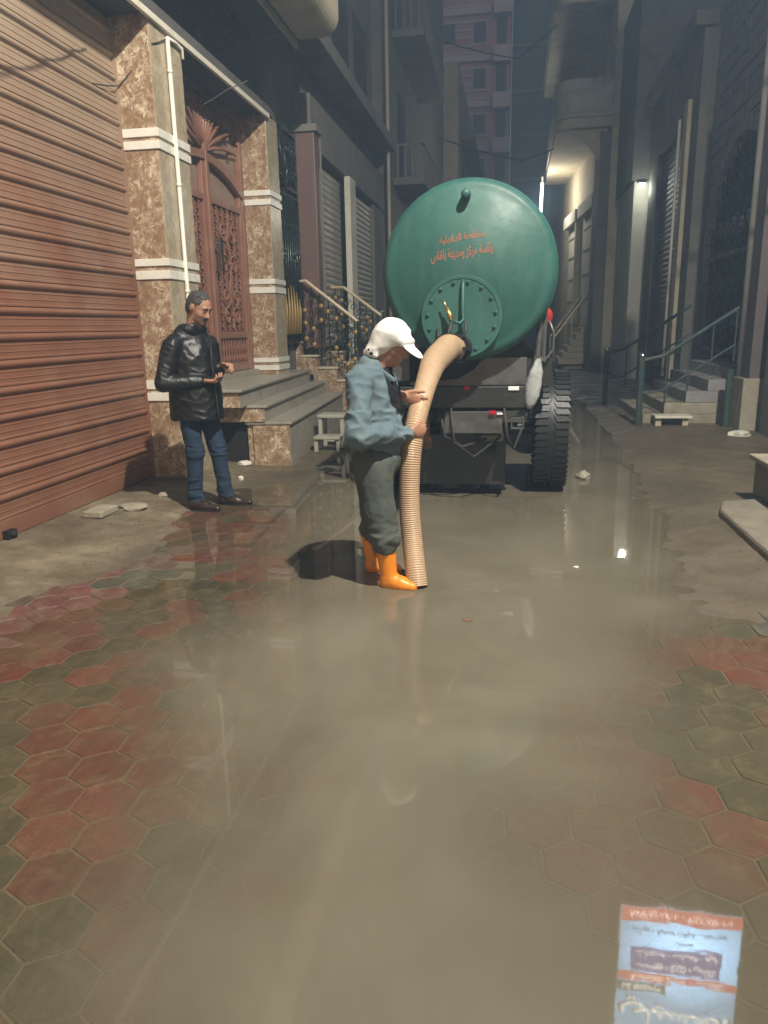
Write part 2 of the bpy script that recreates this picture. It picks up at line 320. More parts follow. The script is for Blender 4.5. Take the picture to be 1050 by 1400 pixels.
def hex_mesh(name, mat, seed):
    rnd = random.Random(seed); mb = MB()
    def ring(r, z): return [(r*cos(pi/2+k*pi/3)*(1+rnd.uniform(-.012,.012)), r*sin(pi/2+k*pi/3)*(1+rnd.uniform(-.012,.012)), z) for k in range(6)]
    vs = ring(R6-.0055, 0)+ring(R6-.0012, -.0035)+ring(R6, -.03)
    mb.add(vs, [tuple(range(6))]+[(i*6+k, (i+1)*6+k, (i+1)*6+(k+1)%6, i*6+(k+1)%6) for i in (0,1) for k in range(6)])
    return mb.mesh(name, mat)
HEX = [[hex_mesh('paving_tile', m, 10*i+j) for j in range(2)] for i, m in enumerate(TM)]
tiles = []
e1 = (TA*cos(TANG), TA*sin(TANG)); e2 = (TA*cos(TANG+pi/3), TA*sin(TANG+pi/3))
for i in range(-60, 60):
    for j in range(-20, 50):
        x = .703+i*e1[0]+j*e2[0]; y = 2.464+i*e1[1]+j*e2[1]
        if -3.0 < x < 1.75 and .35 < y < 7.3: tiles.append((x, y))
ta = np.array(tiles); th = height(ta[:,0], ta[:,1]); tc = cover(ta[:,0], ta[:,1])
info = []
for k, (x, y) in enumerate(tiles):
    if tc[k] > .97: continue
    px, py, Z = to_pixel(x, y, 0); opa = 1-math.exp(-max(0, -th[k])/.009)
    inside = -25 < px < 1075 and py < 1420
    dr = min(math.hypot(x-a, y-b) for a, b in RED); dd = min(math.hypot(x-a, y-b) for a, b in DRK)
    if min(dr, dd) < .17: ci = 0 if dr < dd else 1
    else:
        v = float(vnoise(x, y, 2.2, 11)); ci = 0 if v < .4 else 1 if v > .55 else 2
        if random.random() < .2: ci = random.choice((0,1,2))
    area = (FPX/Z)**2*abs((CH)/Z)
    info.append((x, y, float(th[k]), ci, (area*(1-opa)*(1-tc[k]) if inside else 0)))
info.sort(key=lambda t: -t[4])
stuff = {0: MB(), 1: MB(), 2: MB()}
for n, (x, y, z, ci, a) in enumerate(info):
    rot = (random.uniform(-.004,.004), random.uniform(-.004,.004), TANG+random.choice((0,2,4))*pi/6*2+random.uniform(-.012,.012))
    zz = z+random.uniform(-.0016,.0003)
    if n < 296 and a > 0:
        share('paving_tile', HEX[ci][n % 2], street, (x, y, zz), rot)
    else:
        mm = HEX[ci][n % 2]; mt = Matrix.Translation((x, y, zz)) @ Matrix.Rotation(rot[2], 4, 'Z')
        stuff[ci].add([mt @ v.co for v in mm.vertices], [tuple(p.vertices) for p in mm.polygons])
mall = MB(); fm = []
for ci in range(3):
    mall.add(stuff[ci].v, stuff[ci].f); fm += [ci]*len(stuff[ci].f)
me = bpy.data.meshes.new('paving_tiles'); me.from_pydata(mall.v, [], mall.f)
for m in TM: me.materials.append(m)
me.polygons.foreach_set('material_index', fm)
tag(share('distant_paving_tiles', me, street), kind='stuff')

def water_material():
    m, t, b = _nt('muddy_water'); out = t.nodes['Material Output']; p = wpos(t)
    at = N(t, 'ShaderNodeAttribute', attribute_name='depth')
    mu = N(t, 'ShaderNodeMath', operation='MULTIPLY'); mu.inputs[1].default_value = -1/.0095; L(t, at.outputs['Fac'], mu.inputs[0])
    ex = N(t, 'ShaderNodeMath', operation='EXPONENT'); L(t, mu.outputs[0], ex.inputs[0])
    c = mixc(t, ramp(t, noise(t, p, .9, 5, .6, .8), [(.35,0.0),(.65,1.0)]), (.132,.114,.08), (.174,.153,.112))
    c = mixc(t, ramp(t, noise(t, wpos(t, (1.4,.5,1)), 3.2, 8, .7, 1.5), [(.5,0.0),(.75,.22)]), c, (.19,.17,.125))
    c = mixc(t, ramp(t, noise(t, p, 70, 4, .7), [(.68,0.0),(.76,.6)]), c, (.07,.058,.038))
    df = N(t, 'ShaderNodeBsdfDiffuse'); L(t, c, df.inputs['Color'])
    tr = N(t, 'ShaderNodeBsdfTransparent'); tr.inputs['Color'].default_value = (.93,.88,.78,1)
    mx = N(t, 'ShaderNodeMixShader'); L(t, ex.outputs[0], mx.inputs[0]); L(t, df.outputs[0], mx.inputs[1]); L(t, tr.outputs[0], mx.inputs[2])
    gl = N(t, 'ShaderNodeBsdfGlossy'); gl.inputs['Roughness'].default_value = .026
    bp = N(t, 'ShaderNodeBump'); bp.inputs['Strength'].default_value = .012; bp.inputs['Distance'].default_value = .02
    sb = N(t, 'ShaderNodeVectorMath', operation='SUBTRACT'); L(t, p, sb.inputs[0]); sb.inputs[1].default_value = (-.53,4.19,0)
    ln_ = N(t, 'ShaderNodeVectorMath', operation='LENGTH'); L(t, sb.outputs[0], ln_.inputs[0])
    wv = N(t, 'ShaderNodeTexWave', wave_type='RINGS', rings_direction='SPHERICAL'); wv.inputs['Scale'].default_value = 4.2; wv.inputs['Distortion'].default_value = 1.2; wv.inputs['Detail Scale'].default_value = 2.0; L(t, sb.outputs[0], wv.inputs['Vector'])
    fo = N(t, 'ShaderNodeMapRange'); fo.inputs['From Min'].default_value = .08; fo.inputs['From Max'].default_value = 1.0; fo.inputs['To Min'].default_value = .45; fo.inputs['To Max'].default_value = 0.0; L(t, ln_.outputs['Value'], fo.inputs['Value'])
    ma = N(t, 'ShaderNodeMath', operation='MULTIPLY_ADD'); L(t, wv.outputs['Fac'], ma.inputs[0]); L(t, fo.outputs[0], ma.inputs[1]); L(t, noise(t, p, 5.5, 3, .5, .5), ma.inputs[2]); L(t, ma.outputs[0], bp.inputs['Height']); L(t, bp.outputs['Normal'], gl.inputs['Normal'])
    fr = N(t, 'ShaderNodeFresnel'); fr.inputs['IOR'].default_value = 1.36; L(t, bp.outputs['Normal'], fr.inputs['Normal'])
    m2 = N(t, 'ShaderNodeMixShader'); L(t, fr.outputs[0], m2.inputs[0]); L(t, mx.outputs[0], m2.inputs[1]); L(t, gl.outputs[0], m2.inputs[2])
    L(t, m2.outputs[0], out.inputs['Surface']); t.nodes.remove(b); return m
wx = np.arange(-3.2, 2.0, .05); wy = np.arange(.3, 16.5, .05)
WX, WY = np.meshgrid(wx, wy); WH = height(WX, WY)
nx, ny = len(wx), len(wy); idx = np.arange(nx*ny).reshape(ny, nx)
q = np.stack([idx[:-1,:-1], idx[:-1,1:], idx[1:,1:], idx[1:,:-1]], -1).reshape(-1, 4)
hf = WH.reshape(-1); q = q[(hf[q].min(1) < .002)]
used = np.unique(q); remap = np.full(nx*ny, -1); remap[used] = np.arange(len(used))
me = bpy.data.meshes.new('puddle'); me.from_pydata([(float(WX.reshape(-1)[i]), float(WY.reshape(-1)[i]), 0.0) for i in used], [], remap[q].tolist())
at = me.attributes.new('depth', 'FLOAT', 'POINT'); at.data.foreach_set('value', np.clip(-hf[used], 0, 1).astype(np.float32))
me.polygons.foreach_set('use_smooth', [True]*len(me.polygons))
me.materials.append(water_material())
puddle = bpy.data.objects.new('puddle', me); col.objects.link(puddle); tag(puddle, 'wide sheet of muddy brown water over the paving', kind='structure')

# ------------------------------------------------------------------ helpers for house parts
def slat_profile(h, kind):
    if kind == 'big':
        return [(0,0),(.012,.003),(.013,.016),(.002,.022),(.002,.05),(.006,.053),(.006,.058),(.002,.061),(.002,.098),(.006,.101),(.006,.106),(.002,.109),(.002,.132),(.014,.137),(.026,.147),(.03,.16),(.026,.173),(.012,.183),(0,h)]
    return [(0,0),(.01,h*.15),(.016,h*.4),(.014,h*.7),(.004,h*.88),(0,h)]
def corrugated(x, y0, y1, z0, z1, h, sgn=1):
    mb = MB(); n = int((z1-z0)/h); pr = []
    for i in range(n):
        for (u, v) in slat_profile(h, 's')[:-1]: pr.append((x+sgn*u, z0+i*h+v))
    pr.append((x, z0+n*h))
    return mb.strip(pr, 'y', y0, y1)
def scroll(c, r, turns, a0, sgn, plane='y', n=18):   # spiral in the wall plane (y,z)
    pts = []
    for i in range(n+1):
        t = i/n; a = a0+sgn*turns*2*pi*t; rr = r*(1-t*.8)
        pts.append((c[0], c[1]+rr*cos(a), c[2]+rr*sin(a)))
    return pts

# ------------------------------------------------------------------ marble house on the left
mh = empty('marble_house', (-3.65, 7, 0), 'marble-faced house with brown roller shutter, marble pillars and a carved brown double door', 'house')
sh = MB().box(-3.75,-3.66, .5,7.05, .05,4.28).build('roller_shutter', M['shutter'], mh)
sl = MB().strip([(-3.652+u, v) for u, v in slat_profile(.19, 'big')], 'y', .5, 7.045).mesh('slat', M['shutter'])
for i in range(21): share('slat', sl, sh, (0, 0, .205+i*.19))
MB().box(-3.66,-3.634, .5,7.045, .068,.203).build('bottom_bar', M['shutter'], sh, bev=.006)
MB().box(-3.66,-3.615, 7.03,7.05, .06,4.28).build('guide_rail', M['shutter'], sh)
lk = MB(); lk.box(-3.64,-3.585, 4.66,4.76, .06,.13); lk.ball((-3.58,4.71,.1), .028); lk.build('shutter_lock', M['black'], sh)
MB().box(-3.8,-3.42, .2,7.05, -.05,.052).build('threshold', M['concrete'], mh, bev=.012)
def pillar(y0, y1, z0, zb):
    p = MB().box(-3.64,-3.29, y0,y1, z0,4.3).build('pillar', M['marble'], mh, bev=.004)
    MB().box(-3.2895,-3.277, y0+.006,y1-.006, z0,4.3).build('facing_slab', M['marble_side'], p)
    for a, b in zb: MB().box(-3.645,-3.262, y0-.016,y1+.016, a,b).build('white_band', M['white_marble'], p, bev=.004)
pillar(7.05, 7.74, 0, [(3.282,3.356),(3.176,3.25),(2.14,2.207),(2.018,2.099),(.962,1.049),(.845,.926)])
pillar(10.36, 10.86, .85, [(3.29,3.36),(3.17,3.245),(2.14,2.21),(2.02,2.1),(1.07,1.135),(.96,1.03)])
pillar(-.2, .5, 0, [(3.282,3.356),(3.176,3.25),(2.14,2.207),(2.018,2.099),(.962,1.049),(.845,.926)])
# canopy over the entrance, pale trim along its lip, rounded balcony end above
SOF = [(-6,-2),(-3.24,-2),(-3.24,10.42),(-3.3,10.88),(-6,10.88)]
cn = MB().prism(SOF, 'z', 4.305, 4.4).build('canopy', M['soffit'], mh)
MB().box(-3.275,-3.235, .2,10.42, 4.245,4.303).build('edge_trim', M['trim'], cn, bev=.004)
bp_ = []
for k in range(9): a = -pi/2+pi/2*k/8; bp_.append((-2.56+.24*cos(a), 5.48+.24*sin(a)))
bp_ = [(-2.92,5.24)]+bp_+[(-2.32,6.2),(-2.92,6.2)]
bc_ = MB().prism(bp_, 'y', -2, 10.78).build('balcony', M['plaster_warm'], mh, bev=.08)
MB().box(-3.6,-2.93, -2,10.6, 5.3,5.5).build('balcony_slab', M['soffit'], bc_)
MB().box(-2.975,-2.935, -2,10.9, 5.2,5.29).build('outer_lip', M['plaster_warm'], bc_)
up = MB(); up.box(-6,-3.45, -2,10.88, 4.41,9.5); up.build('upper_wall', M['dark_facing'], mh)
MB().box(-6,-3.76, -2,10.3, 0,4.3).build('ground_floor_wall', M['plaster_dark'], mh)
# entrance steps, a little out of line with the street
def frame(o, ang): d = Vector((-sin(ang), cos(ang), 0)); n = Vector((-cos(ang), -sin(ang), 0)); o = Vector(o); return lambda s, a, z: tuple(o+n*s+d*a+Vector((0,0,z)))
def fbox(fr, s0, s1, a0, a1, z0, z1):
    return MB().add([fr(s0,a0,z0),fr(s1,a0,z0),fr(s1,a1,z0),fr(s0,a1,z0),fr(s0,a0,z1),fr(s1,a0,z1),fr(s1,a1,z1),fr(s0,a1,z1)],
                    [(3,2,1,0),(4,5,6,7),(0,1,5,4),(1,2,6,5),(2,3,7,6),(3,0,4,7)])
sk = radians(4.0)
st = MB().box(-3.64,-3.2, 8.35,12.0, 0,.8).build('staircase', M['black'], mh)
f1 = frame((-2.46,8.05,0), sk); f2 = frame((-2.72,7.9,0), sk); f3 = frame((-2.88,7.5,0), sk)
fbox(f1, 0,.42, 0,3.98, -.05,.478).build('step', M['marble'], st, bev=.004)
fbox(f1, -.006,-.001, .01,3.97, -.05,.477).build('riser', M['grey_stone'], st)
fbox(f1, -.035,.5, -.015,3.99, .48,.51).build('tread', M['grey_stone'], st, bev=.006)
fbox(f2, 0,.62, .1,4.05, .512,.668).build('step', M['marble'], st, bev=.004)
fbox(f2, -.006,-.001, .11,4.04, .512,.667).build('riser', M['grey_stone'], st)
fbox(f2, -.035,.5, .085,4.06, .67,.7).build('tread', M['grey_stone'], st, bev=.006)
fbox(f3, 0,.8, .2,4.1, .702,.868).build('step', M['marble'], st, bev=.004)
fbox(f3, -.006,-.001, .21,4.09, .702,.867).build('riser', M['grey_stone'], st)
fbox(f3, -.035,.8, .16,4.1, .87,.9).build('tread', M['grey_stone'], st, bev=.006)
fbox(f2, .22,.75, .2,.5, .03,.51).build('cellar_opening', M['black'], st)
fbox(f2, .13,.22, .16,.5, .0,.51).build('opening_jamb', M['marble'], st, bev=.003)
fbox(f2, .75,.95, .16,.5, .0,.51).build('opening_jamb', M['marble'], st, bev=.003)
MB().box(-3.7,-3.56, 7.76,10.34, .87,.985).build('door_sill', M['grey_stone'], mh, bev=.005)
# carved double door with a fan light
dr = MB().box(-3.74,-3.7, 7.74,10.36, .98,4.3).build('double_door', M['door_back'], mh)
DX = -3.66; y0, y1, ym = 7.78, 10.33, 9.05
fr = MB()
fr.box(-3.7,-3.63, y0-.03,y0+.06, .985,4.3).box(-3.7,-3.63, y1-.08,y1+.03, .985,4.3).box(-3.7,-3.628, y0+.06,y1-.08, 4.22,4.3)
fr.build('door_frame', M['door_metal'], dr, bev=.006)
def arch_z(y): return 3.58-.3*((y-ym)/1.27)**2
for k, (a, b) in enumerate(((y0+.065, ym-.045), (ym+.045, y1-.085))):
    lf = MB(); n = 10
    ysn = [a+(b-a)*i/n for i in range(n+1)]
    lf.box(-3.698,-3.635, a,a+.075, .99,arch_z(a)).box(-3.698,-3.635, b-.075,b, .99,arch_z(b))
    lf.box(-3.698,-3.637, a+.075,b-.075, .99,1.1).box(-3.698,-3.637, a+.075,b-.075, 1.42,1.5)
    lf.box(-3.698,-3.637, a+.075,b-.075, arch_z(b if k else a)-.28,arch_z(b if k else a)-.2)
    leaf = lf.build('door_leaf', M['door_metal'], dr, bev=.008)
    top = MB()
    for i in range(n):
        u, v = ysn[i], ysn[i+1]
        top.add([(-3.69,u,arch_z(u)-.09),(-3.69,v,arch_z(v)-.09),(-3.69,v,arch_z(v)),(-3.69,u,arch_z(u)),(-3.615,u,arch_z(u)-.09),(-3.615,v,arch_z(v)-.09),(-3.615,v,arch_z(v)),(-3.615,u,arch_z(u))],
                [(0,1,2,3),(7,6,5,4),(0,4,5,1),(3,2,6,7)])
    top.build('arch_rail', M['door_metal'], leaf)
    lt = MB(); gy = np.linspace(a+.09, b-.09, 12); gz = np.arange(1.53, arch_z(b if k else a)-.3, .085)
    for g in gy: lt.box(-3.69,-3.668, g-.009,g+.009, 1.5,arch_z(b if k else a)-.28)
    for g in gz: lt.box(-3.688,-3.67, a+.075,b-.075, g-.009,g+.009)
    for g in gz[::1]:
        for h in gy[::2]: lt.obox((-3.664,h,g+.04), (.006,0,0), (0,.022,.022), (0,-.022,.022))
    lt.build('lattice', M['door_metal'], leaf)
    sc = MB(); c = (a+b)/2
    for z, s in ((2.75,1),(2.35,-1),(1.95,1),(1.7,-1)):
        for q_ in (1,-1):
            sc.tube(scroll((-3.65, c+q_*.16, z), .14, 1.3, pi/2*(1+q_), q_*s), .015, 6)
    sc.tube([(-3.65,c+.05*sin(i*.9),1.55+i*.09) for i in range(18)], .014, 6)
    sc.build('scrollwork', M['door_metal'], leaf)
    sp = MB()
    for g in np.linspace(a+.1, b-.1, 11): sp.lathe([(.008,0),(.02,.06),(.009,.12),(.018,.2),(.008,.3)], (-3.66,g,1.105), n=6)
    sp.build('spindle_row', M['door_metal'], leaf)
MB().box(-3.7,-3.605, ym-.04,ym+.04, .99,3.62).build('centre_post', M['door_metal'], dr, bev=.01)
fan = MB()
for i in range(13):
    a = radians(8+i*13.67); ca, sa = cos(a), sin(a)
    ln = min(1.2/max(abs(ca), .02), (4.2-3.62)/max(sa, .02), 1.15)
    pth = [(-3.655+.03*sin(pi*t), ym+ca*ln*t, 3.6+sa*ln*t+.05*sin(pi*t)*abs(ca)) for t in (0,.25,.5,.75,1)]
    fan.tube(pth, [.02,.026,.022,.018,.012], 6)
    if ln > .4: fan.tube(scroll((-3.65, ym+ca*ln*.75+.05*sa, 3.6+sa*ln*.75), .075, 1.2, a, 1), .012, 6)
fan.lathe([(.001,.06),(.07,.04),(.1,0)], (-3.66,ym,3.62), 'x', 12)
fan.build('fan_light', M['door_metal'], dr, smooth=True)
spk = MB()
for g in np.linspace(y0+.1, y1-.1, 15): spk.lathe([(.014,0),(.03,.05),(.004,.13)], (-3.65,g,4.08-.2*abs(g-ym)/1.3), n=6)
spk.build('finial_row', M['door_metal'], dr)
hd = MB()
for dy in (-.07,.0,.07): hd.tube([(-3.57,ym+.13+dy,2.25),(-3.57,ym+.13+dy,2.62)], .011, 6)
for z in (2.3,2.43,2.56): hd.tube([(-3.57,ym+.03,z),(-3.57,ym+.23,z)], .009, 6)
hd.box(-3.64,-3.57, ym+.12,ym+.14, 2.3,2.32).box(-3.64,-3.57, ym+.12,ym+.14, 2.55,2.57)
hd.build('door_pull', M['chrome'], dr)
pp = MB().tube([(-3.25,7.38,4.2),(-3.25,7.38,1.5),(-3.25,7.38,.1)], .021, 10)
for z in (3.9,2.9,1.9,.9): pp.lathe([(.026,0),(.026,.03)], (-3.25,7.38,z), n=10)
pp.tube([(-3.25,7.38,4.2),(-3.25,7.55,4.215),(-3.25,7.7,4.21),(-3.25,7.71,4.12)], .016, 8)
pp.build('conduit_pipe', M['pvc'], mh, smooth=True)
def cable(label, pts, r=.006):
    P = [Vector(p) for p in pts]; out = []
    for i in range(len(P)-1):
        for t in np.linspace(0, 1, 6)[(1 if i else 0):]:
            q_ = P[i].lerp(P[i+1], t); q_.z -= .25*(P[i+1]-P[i]).length*t*(1-t)*.3; out.append(q_)
    return tag(MB().tube(out, r, 6).build('cable', M['cable']), label, 'cable', None)
cable('black cable sagging across the top of the near marble pillar', [(-3.62,6.6,3.62),(-3.6,7.03,3.72),(-3.27,7.09,4.06),(-3.262,7.36,4.18)])
cable('thin wire slanting from the door lintel up to the canopy edge', [(-3.6,8.8,3.98),(-3.25,8.95,4.2),(-3.05,9.05,4.3)], .006)
cable('black wire stretched from the canopy out across the street above the shutter', [(-3.2,6.2,4.24),(-2.2,3.5,4.3),(-.5,-1.5,5.0)], .008)

cable('cable hung across the street between the far balconies', [(-2.4,26,7.4),(.2,26,6.6),(1.2,26,6.9)], .02)
cable('upper cable hung across the street high behind the tank', [(-2.4,24,9.6),(0,24.3,9.0),(1.1,24.6,9.9)], .02)
# ------------------------------------------------------------------ second house: iron gate, railed steps, grey shutters
h2 = empty('shuttered_house', (-3.4, 14, 0), 'grey house with a dark iron gate, two grey roller shutters and railed marble steps', 'house')
w = MB(); w.box(-6,-3.55, 10.9,20, 0,10).box(-3.55,-3.3, 12.75,13.3, 0,4.5).box(-3.55,-3.28, 12.75,20, 4.42,5.2).box(-3.55,-3.33, 18.7,20, 0,4.42)
w.build('wall', M['plaster_dark'], h2, bev=.01)
MB().box(-3.56,-2.95, 10.95,19.9, 5.75,6.0).build('upper_ledge', M['plaster_dark'], h2, bev=.02)
for a, b in ((13.2,15.0),(15.7,17.2),(17.8,19.3)): MB().box(-3.56,-3.53, a,b, 6.3,8.2).build('window', M['glass'], h2)
MB().box(-3.5,-3.16, 12.45,12.74, 1.2,4.55).build('pink_column', M['pink'], h2, bev=.01)
MB().box(-3.53,-3.1, 12.4,12.8, 4.55,4.66).build('column_cap', M['plaster_dark'], h2, bev=.01)
MB().box(-3.32,-3.2, 15.35,15.9, 0,4.42).build('pilaster', M['plaster_white'], h2, bev=.01)
MB().tube([(-3.13,12.72,1.4),(-3.13,12.72,4.5)], .018, 8).build('polished_strip', M['plaster_dark'], h2)
for a, b in ((13.3,15.35),(15.9,18.7)): corrugated(-3.42, a, b, 1.2, 4.42, .115).build('roller_shutter', M['shutter_grey'], h2)
MB().tube([(-3.1,19.6,.0),(-3.1,19.6,9.5)], .045, 8).build('drain_pipe', M['plaster_warm'], h2, smooth=True)
gt = MB().box(-3.53,-3.5, 10.92,12.42, 1.25,4.5).build('iron_gate', M['black'], h2)
g = MB(); g.box(-3.5,-3.45, 10.92,10.98, 1.25,4.5).box(-3.5,-3.45, 12.36,12.42, 1.25,4.5).box(-3.5,-3.45, 10.98,12.36, 4.44,4.5).box(-3.5,-3.45, 11.64,11.7, 1.25,4.44)
for z in (1.3,2.1,3.5,3.62): g.box(-3.495,-3.455, 10.98,12.36, z,z+.045)
g.build('gate_frame', M['iron'], gt)
for k in range(11): MB().tube([(-3.45,11.04+k*.125,1.35),(-3.43,11.04+k*.125,3.5)], .017, 8).build('gate_bar', M['iron'], gt, smooth=True)
g = MB()
for yy in (11.15,11.45,11.9,12.2):
    for z, s in ((3.8,1),(4.2,-1),(2.6,1),(3.1,-1)): g.tube(scroll((-3.44,yy,z), .13, 1.5, 0, s), .017, 6)
for i in range(7): a = radians(25+i*21.7); g.tube([(-3.44,11.67,3.62),(-3.42,11.67+.35*cos(a),3.62+.35*sin(a)),(-3.44,11.67+.68*cos(a),3.62+.75*sin(a))], .016, 6)
tag(g.build('gate_scrolls', M['iron'], gt, smooth=True), kind='stuff')
g = MB()
for k in range(6): g.tube([(-3.41,11.3+k*.15,1.45),(-3.39,11.3+k*.15,1.8),(-3.41,11.3+k*.15+.03,2.05+.15*sin(k*.7))], [.03,.022,.006], 6)
g.build('gold_leaves', M['gold'], gt, smooth=True)
# railed steps going down towards the street
s2 = MB().box(-3.5,-3.0, 12.55,14.1, 0,.5).build('entrance_steps', M['marble'], h2)
for i in range(6):
    MB().box(-3.5+0, -3.42+.17*(5-i)*1.0+.1, 12.5,14.15, .0 if i == 0 else .17*i,.17*(i+1)-.025).build('step', M['marble'], s2, bev=.004)
    MB().box(-3.5, -3.42+.17*(5-i)+.125, 12.5,14.15, .17*(i+1)-.024,.17*(i+1)).build('tread', M['plaster_warm'], s2, bev=.004)
for yy in (12.22,14.2):
    CK = [(-3.8,0),(-3.8,1.29),(-3.47,1.29),(-3.47,1.08),(-3.19,1.04),(-3.19,.88),(-2.86,.85),(-2.86,.67),(-2.64,.64),(-2.64,0)]
    MB().prism(CK, 'y', yy, yy+.2).build('cheek_wall', M['marble'], s2, bev=.004)
    for (a, b, z) in ((-3.8,-3.45,1.29),(-3.47,-3.17,1.065),(-3.19,-2.84,.868),(-2.86,-2.62,.658)):
        MB().box(a,b, yy-.02,yy+.22, z+.002,z+.035).build('cheek_cap', M['plaster_warm'], s2, bev=.004)
ROSE = MB().ball((0,0,0), (.042,.02,.042), 8, 5).mesh('gold_rosette', M['gold'], True)
def railing(yy, pts, name, label):
    r = empty('hand_rail', (pts[-1][0], yy, 0), label, 'railing', None)
    MB().tube([(x, yy, z) for x, z in pts], .029, 8).build('top_rail', M['rail_paint'], r)
    po = MB().tube([(pts[-1][0],yy,.62),(pts[-1][0],yy,pts[-1][1]+.02)], .032, 8); po.build('post', M['chrome'], r)
    MB().ball((pts[-1][0],yy,pts[-1][1]+.07), .045).build('post_ball', M['chrome'], r, smooth=True)
    iron = MB(); rnd = random.Random(int(yy*10))
    n = 9
    for k in range(n):
        t = (k+.5)/n; x = pts[0][0]+(pts[-1][0]-pts[0][0])*t
        zt = np.interp(x, [p[0] for p in pts], [p[1] for p in pts]); zb = np.interp(x, [-3.8,-3.4,-2.55], [1.32,1.2,.66])
        iron.tube([(x,yy,zb),(x,yy,zt)], .011, 6)
        for q_ in range(4):
            cz = zb+(zt-zb)*(.15+.22*q_)
            pts2 = [(x+.07*(1-i/14*.8)*cos(i*.62), yy, cz+.07*(1-i/14*.8)*sin(i*.62)*(1 if q_ % 2 else -1)) for i in range(15)]
            iron.tube(pts2, .009, 5)
            if rnd.random() < .55: share('gold_rosette', ROSE, r, (x+rnd.uniform(-.04,.04), yy-.02, cz+rnd.uniform(-.03,.03)))
    tag(iron.build('iron_scrolls', M['iron'], r), kind='stuff')
railing(12.3, [(-3.76,2.285),(-3.35,2.285),(-2.49,1.62)], 'hand_rail', 'beige hand rail with gold rosettes on iron scrolls, nearest the marble house')
railing(14.3, [(-3.51,2.28),(-3.16,2.275),(-2.44,1.735)], 'hand_rail', 'second beige hand rail, beyond the rosette rail and behind the worker')

# ------------------------------------------------------------------ further houses, left, and the tower closing the street
h3 = empty('dark_balcony_house', (-3.4, 28, 0), 'tall dark house on the left with a railed balcony, beyond the grey shutters', 'house')
MB().box(-9,-3.2, 20.2,36, 0,17).build('wall', M['plaster_dark'], h3)
for z in (5.2,8.7,12.2):
    bl = MB().box(-3.19,-2.35, 21,27, z,z+.18).build('balcony', M['plaster_dark'], h3)
    b = MB(); b.box(-2.42,-2.36, 21,27, z+.95,z+1.0).box(-3.19,-2.36, 21,21.05, z+.95,z+1.0)
    for k in range(22): b.box(-2.41,-2.37, 21.05+k*.28,21.13+k*.28, z+.18,z+.95)
    for k in range(4): b.box(-3.1+k*.2,-3.04+k*.2, 21,21.05, z+.18,z+.95)
    b.build('balustrade', M['plaster_dark'], bl)
for z in (5.6,9.1,12.6): MB().box(-3.2,-3.17, 22,23.2, z,z+2.1).build('balcony_door', M['glass'], h3)
MB().box(-3.19,-3.15, 28,34, .2,3.4).build('shop_shutter', M['shutter_grey'], h3)
MB().box(-3.19,-2.3, 27.5,34.5, 3.6,3.75).build('awning_slab', M['plaster_warm'], h3, bev=.02)
h3b = empty('ochre_house', (-3, 42, 0), 'narrow ochre house far down on the left, partly hidden by the green tank', 'house')
MB().box(-9,-2.6, 37,50, 0,13).build('wall', M['plaster_warm'], h3b)
for z in (4,7,10): MB().box(-2.59,-1.9, 38,48, z,z+.2).build('balcony_slab', M['plaster_dark'], h3b)
for z in (1.2,4.6,7.6): MB().box(-2.6,-2.57, 40,41.2, z,z+1.6).build('window', M['glass'], h3b)
bk = empty('dark_block', (1.5,66,0), 'dark unlit apartment block filling the gap right of the brick tower', 'building')
MB().box(-.4,6, 63,75, 0,40).build('wall', M['dark_facing'], bk)
for k in range(10):
    MB().box(-.38,2.4, 62.8,62.99, 3+k*3.1,3.3+k*3.1).build('floor_band', M['plaster_dark'], bk)
tw = empty('brick_tower', (-3.4, 62, 0), 'tall rose brick apartment tower closing the end of the street', 'tower')
MB().box(-7.3,-.52, 60.1,72, 0,34).build('core', M['brick'], tw)
for k in range(11):
    z = 2.0+k*3.0
    MB().box(-7.4,-1.9, 59.75,60.09, z,z+.42).build('floor_band', M['pale_band'], tw)
    MB().box(-1.7,-.45, 59.2,60.09, z-.25,z+.75).build('side_balcony', M['pale_band'], tw)
    MB().box(-7.4,-6.0, 59.2,60.09, z+.45,z+1.3).build('side_balcony', M['pale_band'], tw)
    for x in (-4.9,-2.7):
        wd = MB().box(x-.42,x+.42, 60.0,60.095, z+1.25,z+2.55).build('window', M['glass'], tw)
        MB().box(x-.5,x+.5, 59.93,60.09, z+1.1,z+1.2).build('sill', M['pale_band'], wd)
    MB().box(-1.5,-.8, 60.0,60.095, z+.85,z+2.7).build('balcony_door', M['glass'], tw)
    rb = MB()
    for q_ in range(5): rb.box(-5.8,-1.95, 60.02,60.09, z+.55+q_*.5,z+.67+q_*.5)
    rb.build('brick_courses', M['pale_band'], tw)

